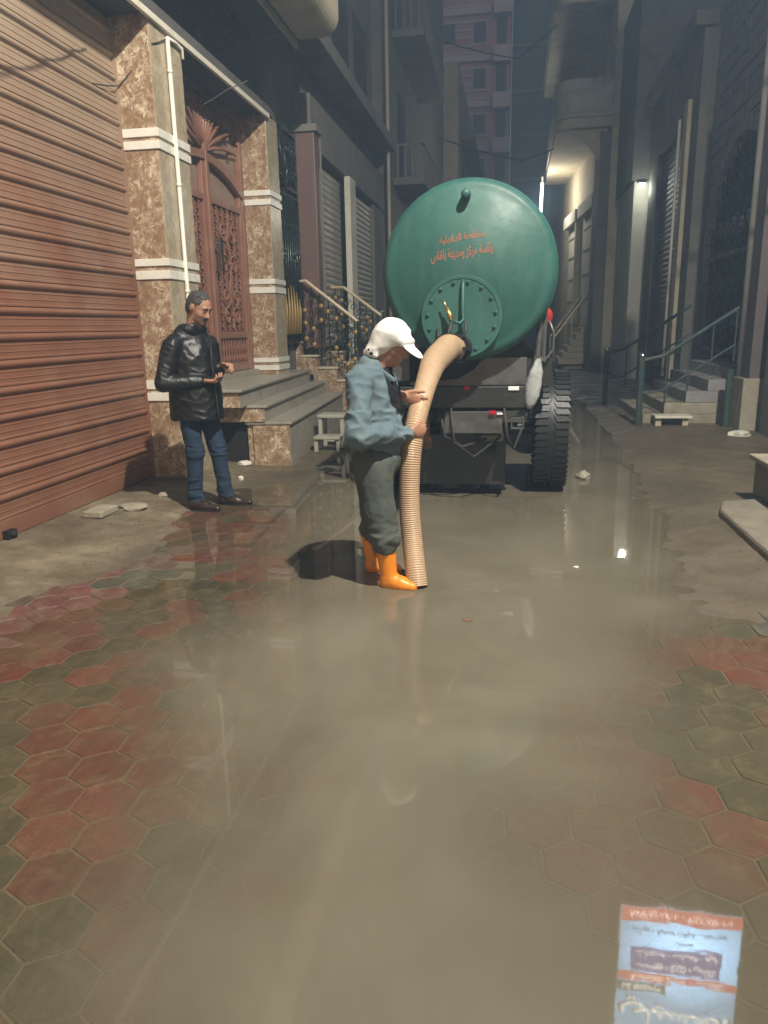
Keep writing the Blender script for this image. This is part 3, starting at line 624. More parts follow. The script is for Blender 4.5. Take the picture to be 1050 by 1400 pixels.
# ------------------------------------------------------------------ right side of the street
fh = empty('lit_balcony_house', (2.6, 24, 0), 'cream house with curved balconies lit from below by a white tube lamp', 'house')
FA = [(2.72,24),(2.02,33),(2.0,46),(8,46),(8,24)]
MB().prism(FA, 'z', 0, 7.3).build('wall', M['plaster_warm'], fh)
MB().prism([(p[0]+.004, p[1]) for p in FA], 'z', 7.301, 16).build('upper_wall', M['plaster_dim'], fh)
def fx(y): return 2.72+(2.02-2.72)*(y-24)/9
for n, z in enumerate((7.0,10.2,13.4)):
    out = [(fx(24)+.01,24.02)]
    xo = 1.15 if n == 0 else 1.0
    for k in range(7): a = pi*k/12; out.append((xo+.55-.55*sin(a), 24.57-.55*cos(a)))
    out += [(xo+.05,33),(fx(33)+.02,33.0)]
    bl = MB().prism(out, 'z', z, z+.28).build('balcony', M['plaster_warm'] if n == 0 else M['plaster_dim'], fh, bev=.03)
    o2 = [((p[0]-2.0)*1.035+2.0, (p[1]-28)*1.008+28) for p in out]
    MB().prism(o2, 'z', z+.285, z+.42).build('cornice', M['plaster_dim'], bl, bev=.03)
    o3 = [((p[0]-2.0)*.985+2.0, (p[1]-28)*.995+28) for p in out]
    MB().prism(o3, 'z', z+.425, z+1.3).build('parapet', M['plaster_dim'], bl, bev=.02)
br = MB()
br.prism([(1.55,6.99),(2.6,6.99),(2.6,5.6),(2.45,6.1),(2.1,6.6)], 'y', 24.15, 24.45); br.build('bracket', M['plaster_warm'], fh, bev=.02)
def facade_box(y0, y1, z0, z1, d0, d1):
    n = Vector((-1, -.078, 0)).normalized(); a = Vector((fx(y0), y0, 0)); b = Vector((fx(y1), y1, 0))
    P = [a+n*d0, b+n*d0, b+n*d1, a+n*d1]
    return MB().add([(p.x,p.y,z0) for p in P]+[(p.x,p.y,z1) for p in P], [(3,2,1,0),(4,5,6,7),(0,1,5,4),(1,2,6,5),(2,3,7,6),(3,0,4,7)])
for (a, b) in ((25.6,27.9),(28.9,31.2)):
    d_ = facade_box(a, b, 1.5, 5.0, .005, .03).build('door', M['plaster_white'], fh)
    facade_box(a-.25, a-.02, 1.5, 5.3, .005, .2).build('door_jamb', M['plaster_warm'], fh)
    facade_box(a-.25, b+.2, 5.05, 5.45, .005, .25).build('lintel', M['plaster_white'], fh)
    for z in (2.3,3.1,3.9,4.6): facade_box(a+.05, b-.05, z, z+.06, .031, .05).build('door_rail', M['plaster_dark'], d_)
facade_box(24.1, 24.9, 0, 6.9, .005, .3).build('corner_pier', M['plaster_dark'], fh)
fs = MB().box(1.75,2.4, 26.2,28.2, 0,.2).build('stairs', M['plaster_warm'], fh)
for i in range(6): MB().box(1.55+.14*i,2.6, 25.9,28.6, .21+.2*i,.4+.2*i).build('step', M['plaster_warm'], fs, bev=.01)
for yy in (25.95,28.5):
    hr = MB(); hr.tube([(1.4,yy,1.1),(2.5,yy,2.6)], .035, 6).tube([(1.4,yy,.1),(1.4,yy,1.1)], .03, 6).tube([(1.95,yy,.8),(1.95,yy,1.85)], .025, 6)
    hr.build('stair_rail', M['chrome'], fs)
tl = empty('tube_lamp', (1.18, 31, 6.9), 'bright white tube lamp under the far cream balcony', 'lamp')
em, t_, b_ = _nt('lit_tube'); b_.inputs['Emission Color'].default_value = (1,.95,.82,1); b_.inputs['Emission Strength'].default_value = 14; b_.inputs['Base Color'].default_value = (.9,.9,.9,1)
MB().tube([(1.0,31,5.75),(1.02,31.0,6.75)], .05, 8).build('tube', em, tl)
MB().box(1.0,1.06, 31.06,31.12, 5.7,6.99).build('lamp_holder', M['plaster_white'], tl)
pl = bpy.data.lights.new('tube_glow', 'POINT'); pl.energy = 190; pl.color = (1,.94,.8); pl.shadow_soft_size = .25
po = bpy.data.objects.new('tube_glow', pl); col.objects.link(po); po.parent = tl; po.location = (-.2,-.9,-.9)

h6 = empty('white_wall_house', (3.4, 22, 0), 'house with a pale plaster end wall standing out of the dark on the right', 'house')
MB().box(2.98,3.9, 21.0,23.9, 0,5.0).build('end_wall', M['plaster_white'], h6, bev=.02)
MB().box(2.9,8, 20.9,23.98, 5.01,9.5).build('upper_floor', M['plaster_dark'], h6, bev=.02)
MB().box(3.9,8, 20.95,23.95, 0,5.0).build('wall', M['plaster_dark'], h6)
def sign_mat(name, c, e):
    m, t, b = _nt(name); b.inputs['Base Color'].default_value = (*c, 1); b.inputs['Emission Color'].default_value = (*c, 1); b.inputs['Emission Strength'].default_value = e; b.inputs['Roughness'].default_value = .4; return m
wl = empty('added_wall_lamp', (3.2,20.9,4.95), 'small lamp added to light the pale end wall on the right', 'lamp')
MB().box(3.06,3.26, 20.86,20.985, 4.93,5.0).build('housing', M['iron'], wl, bev=.01)
MB().box(3.08,3.24, 20.88,20.96, 4.915,4.929).build('diffuser', sign_mat('added_lamp_diffuser', (.95,1,.86), 6), wl)
pl = bpy.data.lights.new('added_wall_light', 'POINT'); pl.energy = 15; pl.color = (.95,1,.86); pl.shadow_soft_size = .1  # added lamp and point light, put in to brighten the pale wall
po = bpy.data.objects.new('added_wall_light', pl); col.objects.link(po); po.parent = wl; po.location = (-.05,-.45,-.25)
h5 = empty('dark_shutter_house', (3.4, 18, 0), 'dark house with a tall dull roller shutter and downpipe on the right', 'house')
w = MB(); w.box(3.46,8, 15.6,20.6, 0,6.6).box(3.28,3.46, 15.6,16.95, 0,6.6).box(3.28,3.46, 19.6,20.6, 0,6.6).box(3.28,3.46, 16.95,19.6, 5.3,6.6)
w.build('wall', M['plaster_dark'], h5, bev=.01)
corrugated(3.44, 16.95, 19.6, .45, 5.3, .12, -1).build('roller_shutter', M['shutter_dark'], h5)
MB().tube([(3.2,16.85,.4),(3.2,16.85,5.4)], .035, 8).build('downpipe', M['trim'], h5, smooth=True)
MB().box(3.1,3.5, 15.5,20.65, 6.6,6.85).build('cornice', M['plaster_dark'], h5, bev=.02)
MB().box(3.2,3.28, 16.2,16.55, 0,5.6).build('pilaster', M['plaster_warm'], h5, bev=.01)
h4 = empty('stone_arch_house', (3.4, 13, 0), 'stone-clad house with a big iron arch gate on the right', 'house')
w = MB(); w.box(3.6,8, 10.9,15.5, 0,9.5); w.build('wall', M['plaster_dark'], h4)
stone_me = MB().box(-.05,.0, -.5,.5, -.5,.5).mesh('cladding_stone', M['stone'])
rnd = random.Random(3); z = .9; AC, AR = 13.2, 1.75
while z < 8.6:
    hgt = rnd.uniform(.2,.34); y = 11.45
    while y < 15.45:
        ln = rnd.uniform(.28,.6)
        if y+ln > 15.45: ln = 15.47-y
        cy, cz = y+ln/2, z+hgt/2
        ina = (abs(cy-AC) < AR and cz < 2.6) or (math.hypot(cy-AC, cz-2.6) < AR)
        if not ina and ln > .05 and 0 <= cz-2.2:
            o = share('cladding_stone', stone_me, h4, (3.585+rnd.uniform(-.02,.012), cy, cz), (rnd.uniform(-.02,.02), 0, rnd.uniform(-.03,.03))); o.scale = (1, ln-.03, hgt-.03)
        y += ln
    z += hgt
ar = MB(); n = 22
for i in range(n):
    a, b = pi*i/n+.012, pi*(i+1)/n-.012
    ar.add([(x, AC+r*cos(q_), 2.6+r*sin(q_)) for x in (3.44,3.6) for (r, q_) in ((AR-.02,a),(AR+.22,a),(AR+.22,b),(AR-.02,b))], [(0,1,2,3),(7,6,5,4),(0,4,5,1),(1,5,6,2),(2,6,7,3),(3,7,4,0)])
ar.build('arch_ring', M['stone'], h4)
ag = MB().box(3.57,3.595, AC-AR,AC+AR, .9,4.3).build('arch_gate', M['black'], h4)
for k in range(15):
    y = AC-AR+.12+k*.235; zt = 2.6+sqrt(max(.05, (AR-.05)**2-(y-AC)**2))
    MB().tube([(3.52,y,.92),(3.52,y,zt)], .02, 6).build('gate_bar', M['iron'], ag)
g = MB(); g.box(3.5,3.54, AC-AR,AC+AR, 2.55,2.63).box(3.5,3.54, AC-AR,AC+AR, 1.0,1.07)
for k in range(8):
    for z_ in (1.5,2.1,3.0): g.tube(scroll((3.5,AC-1.45+k*.42,z_), .16, 1.4, 0, (-1)**k), .018, 5)
tag(g.build('gate_scrolls', M['iron'], ag), kind='stuff')
MB().box(3.46,3.5, 12.05,12.2, 2.05,2.75).build('gold_plaque', M['gold'], ag)
MB().box(3.2,3.58, 10.9,11.35, 0,9.5).build('corner_pier', M['pier'], h4, bev=.01)
MB().box(3.12,3.6, 10.85,11.4, 0,.75).build('pier_base', M['concrete'], h4, bev=.01)
MB().tube([(3.17,11.3,.75),(3.17,11.3,6)], .04, 8).build('downpipe', M['plaster_dark'], h4, smooth=True)
s4 = MB().box(2.45,3.55, 11.75,14.4, 0,.3).build('entrance_steps', M['concrete'], h4)
for i in range(5): MB().box(1.98+.3*i,3.55, 11.7,14.45, .0 if i == 0 else .17*i+.001,.17*(i+1)).build('step', M['concrete'] if i < 2 else M['stone'], s4, bev=.01)
for (yy, lab, rb) in ((14.5,'green-posted stair rail on the far side of the arch-gate steps', 1.75),(11.45,'green-posted stair rail on the near side of the arch-gate steps', 1.88)):
    r = empty('stair_rail', (rb, yy, 0), lab, 'railing', None)
    MB().tube([(rb,yy,0),(rb,yy,1.02)], .045, 8).build('post', M['green_post'], r)
    MB().ball((rb,yy,1.05), .05).build('post_knob', M['chrome'], r, smooth=True)
    MB().tube([(rb,yy,.98),(rb+.3,yy,1.05),(rb+1.42,yy,1.8)], .028, 8).build('top_rail', M['green_post'], r)
    MB().tube([(rb,yy,.5),(rb+.3,yy,.55),(rb+1.42,yy,1.3)], .016, 8).build('lower_rail', M['green_post'], r)
    for k in range(4): MB().tube([(rb+.35+.3*k,yy,.35+.2*k),(rb+.35+.3*k,yy,1.07+.2*k)], .014, 6).build('baluster', M['green_post'], r)
tag(MB().tube([(3.05,11.25,-.02),(3.05,11.25,.85)], .05, 8).build('bollard', M['green_post']), 'short green pipe post in front of the pink corner pier', 'post')
bn = empty('plank_bench', (2.4,12.0,0), 'low pale plank on block legs beside the near green post', 'bench')
MB().box(2.1,2.62, 11.36,11.66, .15,.185).build('plank', M['trim'], bn, bev=.004); MB().box(2.12,2.2, 11.42,11.6, -.02,.15).build('leg', M['plaster_warm'], bn); MB().box(2.5,2.58, 11.42,11.6, -.02,.15).build('leg', M['plaster_warm'], bn)
h7 = empty('near_right_house', (3.3, 4, 0), 'house at the right edge with a concrete doorstep above the kerb', 'house')
MB().box(3.3,8, -3,10.6, 0,11).build('wall', M['plaster_dark'], h7)
MB().box(2.04,3.31, 4.2,6.56, .1,.385).build('doorstep', M['kerb'], h7, bev=.015)
MB().box(2.0,3.31, 4.15,6.6, .387,.43).build('step_slab', M['concrete'], h7, bev=.01)
MB().prism([(1.63,-1),(1.63,5.95),(1.72,6.25),(3.3,6.8),(3.3,-1)], 'z', -.05, .1).build('pavement', M['kerb'], h7, bev=.025)
# backlit sign on a bracket, above the frame: seen only as its reflection in the water
AR_FORMS = {'ا':('FE8D','FE8E',None,None),'ب':('FE8F','FE90','FE91','FE92'),'ت':('FE95','FE96','FE97','FE98'),'ة':('FE93','FE94',None,None),'ح':('FEA1','FEA2','FEA3','FEA4'),'د':('FEA9','FEAA',None,None),'ر':('FEAD','FEAE',None,None),'ز':('FEAF','FEB0',None,None),'س':('FEB1','FEB2','FEB3','FEB4'),'ص':('FEB9','FEBA','FEBB','FEBC'),'ظ':('FEC5','FEC6','FEC7','FEC8'),'ف':('FED1','FED2','FED3','FED4'),'ق':('FED5','FED6','FED7','FED8'),'ك':('FED9','FEDA','FEDB','FEDC'),'ل':('FEDD','FEDE','FEDF','FEE0'),'م':('FEE1','FEE2','FEE3','FEE4'),'ن':('FEE5','FEE6','FEE7','FEE8'),'ه':('FEE9','FEEA','FEEB','FEEC'),'و':('FEED','FEEE',None,None),'ي':('FEF1','FEF2','FEF3','FEF4'),'ئ':('FE89','FE8A','FE8B','FE8C'),'ع':('FEC9','FECA','FECB','FECC'),'ش':('FEB5','FEB6','FEB7','FEB8')}
def shape_ar(s):
    out = []
    for i, c in enumerate(s):
        if c not in AR_FORMS: out.append(c); continue
        iso, fin, ini, med = AR_FORMS[c]
        pj = i > 0 and s[i-1] in AR_FORMS and AR_FORMS[s[i-1]][2] is not None
        nj = ini is not None and i+1 < len(s) and s[i+1] in AR_FORMS
        f = med if (pj and nj) else fin if pj else ini if nj else iso
        out.append(chr(int(f, 16)))
    return ''.join(out[::-1])
def lettering(text, width, height_, mat, parent, mtx, ext=.004, name='lettering', arabic=True, onto=None, bold=.012):
    """text mesh scaled to width x height, centred, laid with matrix mtx (text x to the right, y up, z out)"""
    c = bpy.data.curves.new('txt', 'FONT'); c.body = shape_ar(text) if arabic else text; c.extrude = .02; c.resolution_u = 3; c.offset = bold
    o = bpy.data.objects.new('txt', c); col.objects.link(o); bpy.context.view_layer.update()
    m = bpy.data.meshes.new_from_object(o.evaluated_get(bpy.context.evaluated_depsgraph_get())); bpy.data.objects.remove(o)
    co = np.array([v.co for v in m.vertices]); lo, hi = co.min(0), co.max(0)
    s = (width/(hi[0]-lo[0]), height_/(hi[1]-lo[1]))
    for v in m.vertices: v.co = mtx @ Vector(((v.co.x-(lo[0]+hi[0])/2)*s[0], (v.co.y-(lo[1]+hi[1])/2)*s[1], v.co.z/.02*ext))
    if onto:
        for v in m.vertices: v.co.y = onto(v.co)
    m.materials.clear(); m.materials.append(mat); m.name = name
    o = bpy.data.objects.new(name, m); return place(o, parent)
sg = empty('shop_sign', (1.95,7.2,4.7), 'backlit shop sign with Arabic lettering, its reflection upside down in the puddle', 'sign')
SX0, SX1, SZ0, SZ1, SY = 1.34, 2.6, 4.72, 6.42, 7.2
MB().box(SX0-.03,SX1+.03, SY+.004,SY+.2, SZ0-.03,SZ1+.03).build('sign_box', M['chrome'], sg, bev=.01)
SE = 17.0
s_white = sign_mat('sign_white', (.36,.62,.92), SE)
t_ = s_white.node_tree; b_ = t_.nodes['Principled BSDF']; g_ = N(t_, 'ShaderNodeNewGeometry'); v_ = N(t_, 'ShaderNodeVectorMath', operation='DISTANCE'); L(t_, g_.outputs['Position'], v_.inputs[0]); v_.inputs[1].default_value = (2.05,SY,5.3)
r_ = N(t_, 'ShaderNodeMapRange'); r_.inputs['From Min'].default_value = .05; r_.inputs['From Max'].default_value = .75; r_.inputs['To Min'].default_value = SE*2.6; r_.inputs['To Max'].default_value = SE*.62; L(t_, v_.outputs['Value'], r_.inputs['Value']); L(t_, r_.outputs[0], b_.inputs['Emission Strength'])   # tubes behind the middle of the panel
s_red = sign_mat('sign_red', (.75,.16,.1), SE*.6); s_purple = sign_mat('sign_purple', (.2,.16,.5), SE*.5); s_dark = sign_mat('sign_dark', (.16,.17,.2), SE*.25); s_txt = sign_mat('sign_text', (.95,.92,.85), SE*.9)
MB().box(SX0,SX1, SY-.004,SY+.003, SZ0,SZ1).build('sign_panel', s_white, sg)
def sgz(f): return SZ0+(SZ1-SZ0)*f
def smtx(x, z): return Matrix.Translation((x, SY-.012, z)) @ Matrix.Rotation(pi/2, 4, 'X')
for (a, b, c, d, mm, nm) in ((0,1,0,.1,s_red,'red_strip'),(.1,.86,.3,.5,s_purple,'purple_panel'),(0,1,.515,.575,s_red,'red_strip'),(.0,.42,.59,.67,s_dark,'dark_panel')):
    MB().box(SX0+(SX1-SX0)*a,SX0+(SX1-SX0)*b, SY-.008,SY-.0045, sgz(c),sgz(d)).build(nm, mm, sg)
sx = (SX0+SX1)/2
lettering('٠١٠٢٠٢١٨٢٨٣ - ٠١٠٢٨٢٨٢١٧٨', 1.1, .08, s_txt, sg, smtx(sx, sgz(.05)), .003)
lettering('سيراميك - ادوات صحية - بويات', 1.0, .11, s_dark, sg, smtx(sx, sgz(.17)), .003)
lettering('حسن', .2, .07, s_dark, sg, smtx(sx+.05, sgz(.255)), .003)
lettering('بلقاس - كهرباء - حمامات'.replace('ء',''), .85, .11, s_txt, sg, smtx(sx-.02, sgz(.45)), .003)
lettering('بيع - كميات - توريدات', .85, .11, s_txt, sg, smtx(sx-.02, sgz(.35)), .003)
lettering('بلقاس - شارع المحكمة', 1.0, .075, s_txt, sg, smtx(sx, sgz(.545)), .003)
lettering('HUSSEINY', .42, .08, s_txt, sg, smtx(SX0+.27, sgz(.63)), .003, arabic=False)
lettering('الحسيني', 1.15, .42, s_txt, sg, smtx(sx, sgz(.84)), .003)
lettering('الحسيني', 1.19, .45, s_dark, sg, smtx(sx, sgz(.838)), .0012, name='letter_shadow')
ar_ = MB()
for z in (SZ0+.3, SZ1-.3): ar_.tube([(SX1+.02,SY+.1,z),(3.32,SY+.1,z)], .025, 8)
ar_.build('bracket', M['iron'], sg)
# street lamp that lights the scene, on an arm from the near right house
sl_ = empty('street_lamp', (3.3, LAMP.y, LAMP.z), 'flood lamp on a wall arm high above the right side, lighting the street', 'lamp')
MB().tube([(3.3,LAMP.y,LAMP.z-.5),(3.0,LAMP.y,LAMP.z+.05),(2.5,LAMP.y,LAMP.z+.16)], .03, 8).build('arm', M['iron'], sl_, smooth=True)
aim = (LAMP_AIM-LAMP).normalized(); sidev = aim.cross(Vector((0,0,1))).normalized(); upv = sidev.cross(aim)
MB().obox(LAMP-aim*.12, aim*.045, sidev*.2, upv*.14).build('housing', M['iron'], sl_, bev=.02)
MB().obox(LAMP-aim*.068, aim*.004, sidev*.18, upv*.12).build('lamp_face', sign_mat('lamp_face', (1,.94,.8), 30), sl_)
ld = bpy.data.lights.new('flood_light', 'SPOT'); ld.energy = LAMP_POWER; ld.color = (1,.935,.8); ld.spot_size = radians(122); ld.spot_blend = .85; ld.shadow_soft_size = .09
lo_ = bpy.data.objects.new('flood_light', ld); col.objects.link(lo_)
lo_.parent = sl_; lo_.matrix_parent_inverse = WORLD[sl_.name].inverted()
lo_.matrix_world = Matrix.Translation(LAMP) @ aim.to_track_quat('-Z', 'Y').to_matrix().to_4x4()
lo_.location = LAMP; lo_.rotation_euler = aim.to_track_quat('-Z', 'Y').to_euler()
# ------------------------------------------------------------------ sewage tanker
def paint(name, c1, c2, streak, rough=.35):
    m, t, b = _nt(name); p = wpos(t); ps = wpos(t, (9,9,.7))
    c = mixc(t, ramp(t, noise(t, p, 2.2, 5, .6), [(.35,0.0),(.65,1.0)]), c1, c2)
    c = mixc(t, ramp(t, noise(t, ps, 1.6, 5, .65), [(.5,0.0),(.8,.35)]), c, streak)
    c = mixc(t, ramp(t, noise(t, p, 24, 5, .7), [(.62,0.0),(.75,.5)]), c, tuple(x*.5 for x in c1))
    c = mixc(t, ramp(t, noise(t, wpos(t, (6,6,.45)), 2.3, 6, .7, .3), [(.56,0.0),(.74,.6)]), c, (.045,.075,.055))
    c = mixc(t, ramp(t, noise(t, p, 3.2, 9, .78, .7), [(.6,0.0),(.7,.55)]), c, (.12,.13,.1))
    c = mixc(t, ramp(t, noise(t, p, 11, 9, .75, .5), [(.66,0.0),(.72,.8)]), c, (.13,.075,.04))
    L(t, c, b.inputs['Base Color']); L(t, ramp(t, noise(t, p, 3.1, 4), [(.3,rough-.08),(.7,rough+.16)]), b.inputs['Roughness'])
    bump(t, b, noise(t, p, 3.5, 4, .55), .16, .05); return m
M['tank_green'] = paint('tank_green_paint', (.019,.09,.074), (.026,.112,.092), (.085,.155,.132), .48)
M['chassis'] = pm('chassis_black', (.016,.017,.018), (.028,.027,.026), 8, .45, .2, 40, dirt=(.1,.08,.055), dirt_sc=5, dirt_amt=.25)
M['plate_grey'] = pm('worn_grey_steel', (.16,.16,.155), (.1,.1,.098), 9, .4, .15, 40, metal=.4, dirt=(.045,.04,.033), dirt_sc=5, dirt_amt=.6)
M['tyre'] = pm('tyre_rubber', (.011,.012,.014), (.017,.018,.02), 10, .42, .3, 70, dirt=(.05,.042,.03), dirt_sc=6, dirt_amt=.1)
M['rust'] = pm('rusty_steel', (.2,.1,.05), (.12,.07,.04), 12, .7, .4, 50)
M['brass'] = pm('brass_valve', (.7,.52,.2), (.55,.4,.15), 14, .3, .05, 40, metal=.9)
M['red_plastic'] = pm('red_enamel', (.42,.03,.025), (.32,.025,.02), 9, .3, .05, 40)
M['lens_red'] = pm('red_lens', (.5,.01,.03), (.4,.01,.02), 9, .1, 0, 40)
M['lens_white'] = pm('white_reflector', (.85,.85,.85), (.8,.8,.8), 9, .15, 0, 40)
M['letter'] = pm('orange_stencil_paint', (.62,.24,.15), (.5,.2,.13), 30, .6, .1, 60, dirt=(.16,.15,.1), dirt_sc=40, dirt_amt=.15)
M['bag'] = pm('clear_plastic_bag', (.42,.44,.43), (.3,.32,.32), 12, .25, .8, 25)
TX, TZ, TR, TY = -.352, 1.948, .7, 6.27
tk = empty('tanker_trailer', (TX, 8.2, 0), 'green sewage tanker seen from behind, standing in the muddy water', 'tanker')
prof = []
for i in range(15):
    r = .62*i/14; prof.append((max(r, .0005), TY-.17+.135*(r/.62)**2))
for i in range(1, 8):
    a = pi/2*i/7; prof.append((.62+.08*sin(a), TY-.035+.085*(1-cos(a))))
prof += [(TR,TY+.3),(TR,TY+1.2),(TR,TY+2.4),(TR,TY+3.5)]
for i in range(1, 8):
    a = pi/2*i/7; prof.append((.62+.08*cos(a), TY+3.5+.085*sin(a)))
prof += [(.3,TY+3.68),(.0005,TY+3.72)]
tank = MB().lathe([(r, h) for r, h in prof], (TX,0,TZ), 'y', 72).build('tank', M['tank_green'], tk, smooth=True)
MB().lathe([(TR-.004,TY+.05),(TR+.008,TY+.055),(TR+.008,TY+.08),(TR-.004,TY+.085)], (TX,0,TZ), 'y', 72).build('rim_weld', M['tank_green'], tank, smooth=True)
for y in (TY+.9,TY+2.6): MB().lathe([(TR-.003,y),(TR+.012,y+.004),(TR+.012,y+.076),(TR-.003,y+.08)], (TX,0,TZ), 'y', 72).build('tank_band', M['tank_green'], tank, smooth=True)
MB().lathe([(.0005,-.17),(.026,-.168),(.036,-.15),(.038,-.12),(.036,-.06),(.03,.02)], (-.37,TY-.02,2.505), 'y', 16).build('sight_knob', M['tank_green'], tank, smooth=True)
HX, HZ, HR = -.397, 1.59, .322
ht = MB().lathe([(.0005,-.018),(HR-.03,-.016),(HR-.028,-.022),(HR-.004,-.022),(HR,-.018),(HR,.06),(HR-.01,.07)], (HX,TY-.15,HZ), 'y', 48).build('hatch', M['tank_green'], tank)
bolt_me = MB().lathe([(.016,0),(.016,-.008),(.009,-.009),(.009,-.016),(.0005,-.018)], (0,0,0), 'y', 8).mesh('bolt', M['tank_green'])
for k in range(15):
    a = 2*pi*(k+.3)/15; share('bolt', bolt_me, ht, (HX+(HR-.05)*cos(a), TY-.17, HZ+(HR-.05)*sin(a)), (0, random.uniform(0,1), 0))
vp = MB(); vp.tube([(HX+.01,TY-.15,1.88),(HX+.012,TY-.2,1.84),(HX+.012,TY-.21,1.62),(HX+.02,TY-.22,1.57),(HX-.01,TY-.24,1.54),(HX-.06,TY-.24,1.56)], .014, 8)
vp.build('vacuum_pipe', M['tank_green'], tank, smooth=True)
vb = MB(); vb.tube([(HX-.115,TY-.23,1.67),(HX-.085,TY-.24,1.6),(HX-.07,TY-.24,1.56)], [.012,.024,.018], 8).tube([(HX-.14,TY-.23,1.72),(HX-.105,TY-.235,1.645)], .008, 6)
vb.build('brass_valve', M['brass'], tank, smooth=True)
hh = MB(); hh.tube([(HX-.07,TY-.24,1.55),(HX-.1,TY-.26,1.46),(HX-.09,TY-.27,1.4),(HX-.04,TY-.26,1.38)], .014, 8).tube([(HX+.03,TY-.22,1.57),(HX+.04,TY-.25,1.48),(HX-.0,TY-.27,1.41)], .012, 8).tube([(HX-.19,TY-.17,1.5),(HX-.18,TY-.2,1.42),(HX-.15,TY-.2,1.36)], .014, 8)
hh.build('rubber_line', M['cable'], tank, smooth=True)
cp = MB(); ax = Vector((-.42,-.9,.02)).normalized(); o0 = Vector((HX-.02,TY-.13,1.345)); 
cp.tube([o0, o0+ax*.05], .12, 20).tube([o0+ax*.05, o0+ax*.16], .1, 20).tube([o0+ax*.16,o0+ax*.2], .118, 20).tube([o0+ax*.2,o0+ax*.26], .104, 20)
for k in range(6):
    a = k*pi/3; u = ax.cross(Vector((0,0,1))).normalized(); v = u.cross(ax); p = o0+ax*.1+(u*cos(a)+v*sin(a))*.115
    cp.obox(p, ax*.07, u*.014, v*.014)
cp.build('hose_coupling', M['chassis'], tank)
txt_rot = Matrix.Rotation(radians(7.0), 4, 'Z')
def tmtx(x, z, y): return Matrix.Translation((x, y, z)) @ Matrix.Rotation(pi/2, 4, 'X') @ Matrix.Rotation(radians(-5), 4, 'X') @ txt_rot
def on_dome(c): return TY-.17+.135*(math.hypot(c.x-TX, c.z-TZ)/.62)**2-.0012
lettering('محافظة الدقهلية', .365, .07, M['letter'], tank, tmtx(-.395, 2.19, TY-.158), .0, onto=on_dome, bold=.03)
lettering('رئاسة مركز ومدينة بلقاس', .49, .1, M['letter'], tank, tmtx(-.402, 2.075, TY-.166), .0, onto=on_dome, bold=.03)
MB().lathe([(.28,.0),(.28,.16),(.32,.17),(.32,.2),(.0005,.24)], (TX,TY+1.75,TZ+TR-.04), 'z', 24).build('top_manhole', M['tank_green'], tank)
for x in (-.8,.1):
    MB().box(x-.05,x+.05, 6.5,10.6, .86,1.04).build('chassis_rail', M['chassis'], tk, bev=.008)
for y in (6.9,8.6,9.6):
    MB().prism([(-.9,1.04),(.2,1.04),(.2,1.3),(.05,1.38)]+[(TX+.7*sin(a), TZ-.7*cos(a)) for a in np.linspace(.6,-.6,9)]+[(-.75,1.38),(-.9,1.3)], 'y', y, y+.09).build('saddle', M['chassis'], tk)
PLT = [(-.86,1.03),(.13,1.03),(.13,1.255),(-.24,1.255),(-.3,1.17),(-.45,1.08),(-.86,1.06)]
MB().prism(PLT, 'y', 6.42, 6.432).build('tail_plate', M['plate_grey'], tk, bev=.002)
MB().box(-.94,.12, 6.36,6.47, .84,1.022).build('rear_beam', M['chassis'], tk, bev=.008)
lb = MB().box(-.56,-.06, 6.375,6.46, .62,.81).build('light_board', M['plate_grey'], tk, bev=.006)
for (x, z, w, mm, nm) in ((-.365,1.01,.028,'lens_red','tail_light'),(-.145,.803,.028,'lens_red','tail_light'),(.025,1.005,.045,'lens_white','reflector')):
    MB().box(x-w,x+w, 6.345,6.358, z-.017,z+.017).build(nm, M[mm], tk, bev=.004)
MB().box(-.11,-.06, 6.352,6.372, .786,.8).build('reflector', M['lens_white'], tk)
hb = MB()
for (a, b, c, d) in ((0,.11,.66,.672),(0,.11,.748,.76),(0,.012,.672,.748),(.098,.11,.672,.748)): hb.box(a+.01,b+.01, 6.38,6.5, c,d)
hb.build('step_bracket', M['plate_grey'], tk)
MB().box(-.25,-.05, 6.6,6.9, .52,.575).build('crossbar', M['concrete'], tk, bev=.01)
MB().box(-.98,-.03, 6.72,6.74, .1,.56).build('mud_flap', M['chassis'], tk, bev=.004)
MB().box(-.62,-.3, 6.6,7.4, .56,.82).build('pump_box', M['chassis'], tk, bev=.02)
MB().box(-1.02,-.86, 6.45,6.75, 1.06,1.32).build('tool_box', M['plate_grey'], tk, bev=.012)
def wheel(x, y):
    w = MB().lathe([(.0005,-.05),(.16,-.05),(.2,-.02),(.32,-.02),(.33,-.12),(.33,.12),(.2,.06),(.0005,.06)], (x,y,.555), 'x', 24).build('wheel', M['chassis'], tk, smooth=False)
    ty = MB().lathe([(.32,-.11),(.36,-.13),(.46,-.145),(.52,-.14),(.535,-.12),(.538,0),(.535,.12),(.52,.14),(.46,.145),(.36,.13),(.32,.11)], (x,y,.555), 'x', 48).build('tyre', M['tyre'], w, smooth=True)
    lug = MB(); n = 54
    for k in range(n):
        for s in (-1,1):
            a = 2*pi*(k+(.5 if s > 0 else 0))/n; rd = Vector((0,cos(a),sin(a))); tg = Vector((0,-sin(a),cos(a)))
            lug.obox(Vector((x+s*.085,y,.555))+rd*.54, rd*.009, tg*.0245+Vector((s*.012,0,0)), Vector((.06,0,0)))
    tag(lug.build('tread_lugs', M['tyre'], w, bev=0), kind='stuff')
    nut = MB()
    for k in range(8): a = k*pi/4; nut.lathe([(.018,.0),(.018,.04)], (x+.05,y+.12*cos(a),.555+.12*sin(a)), 'x', 6)
    nut.build('wheel_nuts', M['rust'], w)
for y in (7.2,9.3):
    for x in (.372,-1.076): wheel(x, y)
    MB().tube([(-1.0,y,.555),(.3,y,.555)], .06, 10).build('axle', M['chassis'], tk)
